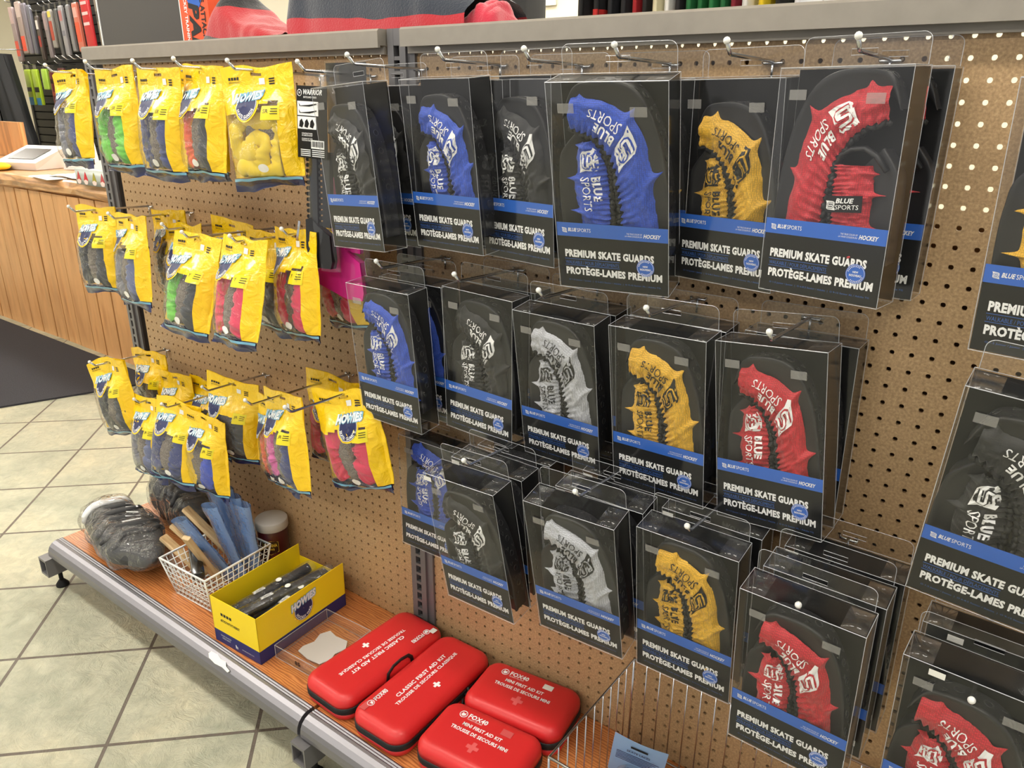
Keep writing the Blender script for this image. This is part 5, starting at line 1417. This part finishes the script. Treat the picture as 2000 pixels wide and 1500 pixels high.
# entrance mat
o = MB().add([(-6.6, -.32, .009), (-3.85, .06, .009), (-3.55, .80, .009), (-6.6, .80, .009), (-6.6, -.32, .0), (-3.85, .06, .0), (-3.55, .80, .0), (-6.6, .80, .0)], [(0, 1, 2, 3), (7, 6, 5, 4), (0, 4, 5, 1), (1, 5, 6, 2), (2, 6, 7, 3), (3, 7, 4, 0)])
o = o.build('floor_mat', plain('charcoal_carpet', (50, 50, 56), .95, noise_amp=.35, nscale=220, bump=.8, bscale=300)); tag(o, 'charcoal carpet mat on the tiles before the counter', 'mat')

# ------------------------------------------------------------------ slat wall with hanging goods, far left
YS = 2.75
t = empty('slat_wall', 'black slatted display wall at the far left behind the counter', 'slat wall', (-7.95, YS, 0))
M_slat = plain('black_slat', (30, 29, 29), .5)
m = MB(); z = .55
while z < 2.9:
    m.box(-1.0, 1.0, 0, .018, z, z + .066); z += .0762
m.build('slats', M_slat, t); MB().box(-1.0, 1.0, .019, .03, .5, 2.95).build('groove_back', M_dark, t)
MB().box(-1.04, -1.001, -.01, .03, .5, 2.95).build('side_edge', M_slat, t)
MB().box(1.001, 1.025, -.012, .03, .5, 2.95).build('edge_trim', M_white, t)
def hang(name, label, x, z, w, h, col, cat, grp, stripe=None, lean=0, y=-.14, film_=True):
    t = empty(name, label, cat, (x, YS + y, z), (0, 0, lean), grp)
    MB().rrect(w, .03, .008, [(.004, -h), (0, -h + .01), (0, -.02), (.006, 0)], 3).build('goods', plain('goods_%d_%d_%d' % col, col, .35, coat=.3), t, True)
    if stripe:
        for q, (f0_, f1_, cc) in enumerate(stripe):
            MB().box(-w * .38, w * .38, -.0175, -.0155, -h * f1_, -h * f0_).build('printed_band', plain('goods_%d_%d_%d' % cc, cc, .4), t)
    MB().box(-w * .3, w * .3, -.001, .001, 0, .05).build('hang_tab', M_clear, t)
    MB().tube([(0, -y + .0, .04), (0, -.03, .045), (0, -.05, .065)], .004, 6).build('wall_hook', M_zinc, t, True)
ST = [(-9.02, 2.10, .085, .66, (150, 132, 132), [(.0, .3, (196, 168, 164)), (.62, .9, (214, 84, 66))]), (-8.86, 2.14, .10, .62, (158, 140, 134), [(.05, .3, (200, 180, 172)), (.66, .95, (226, 82, 58))]),
      (-8.74, 2.12, .08, .60, (118, 112, 122), None), (-8.64, 2.10, .06, .58, (96, 96, 106), None), (-8.50, 2.00, .055, .52, (70, 60, 56), [(.1, .3, (220, 214, 208)), (.45, .7, (150, 50, 44))]),
      (-8.33, 2.03, .065, .54, (128, 118, 120), [(.05, .4, (160, 140, 140))]), (-8.22, 2.04, .07, .44, (150, 146, 140), [(.05, .2, (220, 200, 90)), (.3, .8, (168, 70, 54))]), (-8.10, 2.04, .05, .56, (84, 84, 84), None),
      (-8.0, 2.06, .07, .56, (150, 148, 152), [(.1, .3, (180, 120, 120)), (.5, .6, (120, 120, 130))]), (-7.86, 2.06, .055, .52, (130, 130, 134), None), (-7.72, 2.07, .09, .54, (206, 116, 96), [(.1, .3, (226, 170, 160)), (.4, .8, (214, 90, 62))]),
      (-7.54, 2.11, .13, .56, (196, 34, 44), [(.1, .16, (236, 200, 200)), (.3, .36, (236, 200, 200)), (.5, .56, (236, 200, 200))]), (-7.32, 2.10, .075, .54, (128, 118, 108), [(.3, .5, (90, 84, 80))])]
for i, (x, z, w, h, col, sp) in enumerate(ST):
    hang('packaged_shaft', '%s narrow pack hanging on the upper part of the black slat wall' % ['leftmost red and grey', 'second red and grey', 'plain grey', 'slim dark grey', 'dark brown and white', 'pale mauve', 'yellow-tipped rust', 'plain dark', 'light grey', 'slim pale grey', 'orange', 'bright red', 'rightmost brownish'][i], x + .30 + (x + 8.1) * -.03, z + .09, w, h * .74, col, 'hanging pack', 'narrow packs on the slat wall', sp, lean=-2)
for i, (x, z, w, h, col, sp) in enumerate([(-8.72, 1.50, .115, .46, (176, 204, 50), [(.5, .62, (20, 24, 22)), (.78, 1.0, (50, 140, 190))]), (-8.56, 1.50, .115, .46, (170, 200, 46), [(.5, .64, (20, 24, 22)), (.80, 1.0, (50, 140, 190))]), (-8.36, 1.50, .11, .26, (168, 204, 74), None),
        (-8.20, 1.48, .12, .52, (96, 26, 32), [(.2, .3, (40, 18, 20)), (.5, .6, (150, 70, 50))]), (-8.02, 1.50, .12, .56, (80, 22, 30), [(.3, .4, (140, 60, 46))])]):
    hang('hanging_sock', '%s on the lower part of the black slat wall' % ['lime green and blue patterned sock, leftmost', 'lime green and blue patterned sock, second', 'short pale green sock', 'dark red patterned sock, left one', 'dark red patterned sock, right one'][i], x + .12, z + .13, w, h * .72, col, 'sock', 'patterned socks on the slat wall', sp)
for i in range(5):
    o = MB().tube([(0, 0, 0), (0, -.22, .0), (0, -.26, .03)], .005, 6).build('wall_hook', M_zinc, None, True); o.location = (-7.72 + i * .13, YS, 1.70); tag(o, 'empty chrome hook on the lower slat wall, right of the dark red socks', 'hook', 'empty hooks on the slat wall')
t = empty('hanging_jacket', 'long black jacket hanging at the left before the slat wall', 'jacket', (-8.38, 2.36, .86))
MB().grid(lambda a, b: Vector(((.19 - .09 * b + .02 * nz(b * 4, a * 5, 0)) * math.cos(2 * PI * a) - .18 * b, (.10 + .015 * math.sin(16 * PI * a)) * math.sin(2 * PI * a), b * .90)), 50, 14).build('cloth', plain('black_jacket_cloth', (20, 21, 24), .7), t, True)
MB().tube([(-.18, 0, .90), (-.18, 0, .94), (-.18, .38, .95)], .004, 6).build('hanger_arm', M_zinc, t, True)
# rack of small goods left edge
t = empty('display_stand', 'grey stand with red and white boxes at the left edge behind the counter', 'display stand', (-8.95, 2.2, .0))
MB().box(-.3, .3, -.12, .12, .0, .98).box(-.3, .3, .1, .12, .98, 1.5).box(.26, .3, -.12, .12, .98, 1.42).build('frame', plain('stand_grey', (120, 120, 122), .5), t)
for i, cc in enumerate([(200, 52, 54), (226, 222, 220), (210, 160, 120)]):
    o = MB().box(-.07, .07, -.08, .08, 0, .26).build('goods_box', plain('goodsbox_%d' % i, cc, .5)); o.location = (-9.12 + i * .16, 2.18, .981); tag(o, '%s box on the grey stand at the left edge' % ['red', 'white', 'tan'][i], 'box', 'boxes on the grey stand')
o = MB().box(-.25, .25, 0, .02, 0, .3).build('wall_notice', M_paper); o.location = (-3.9, 4.57, 2.1); tag(o, 'pale notice on the cream wall behind the blankets', 'notice')
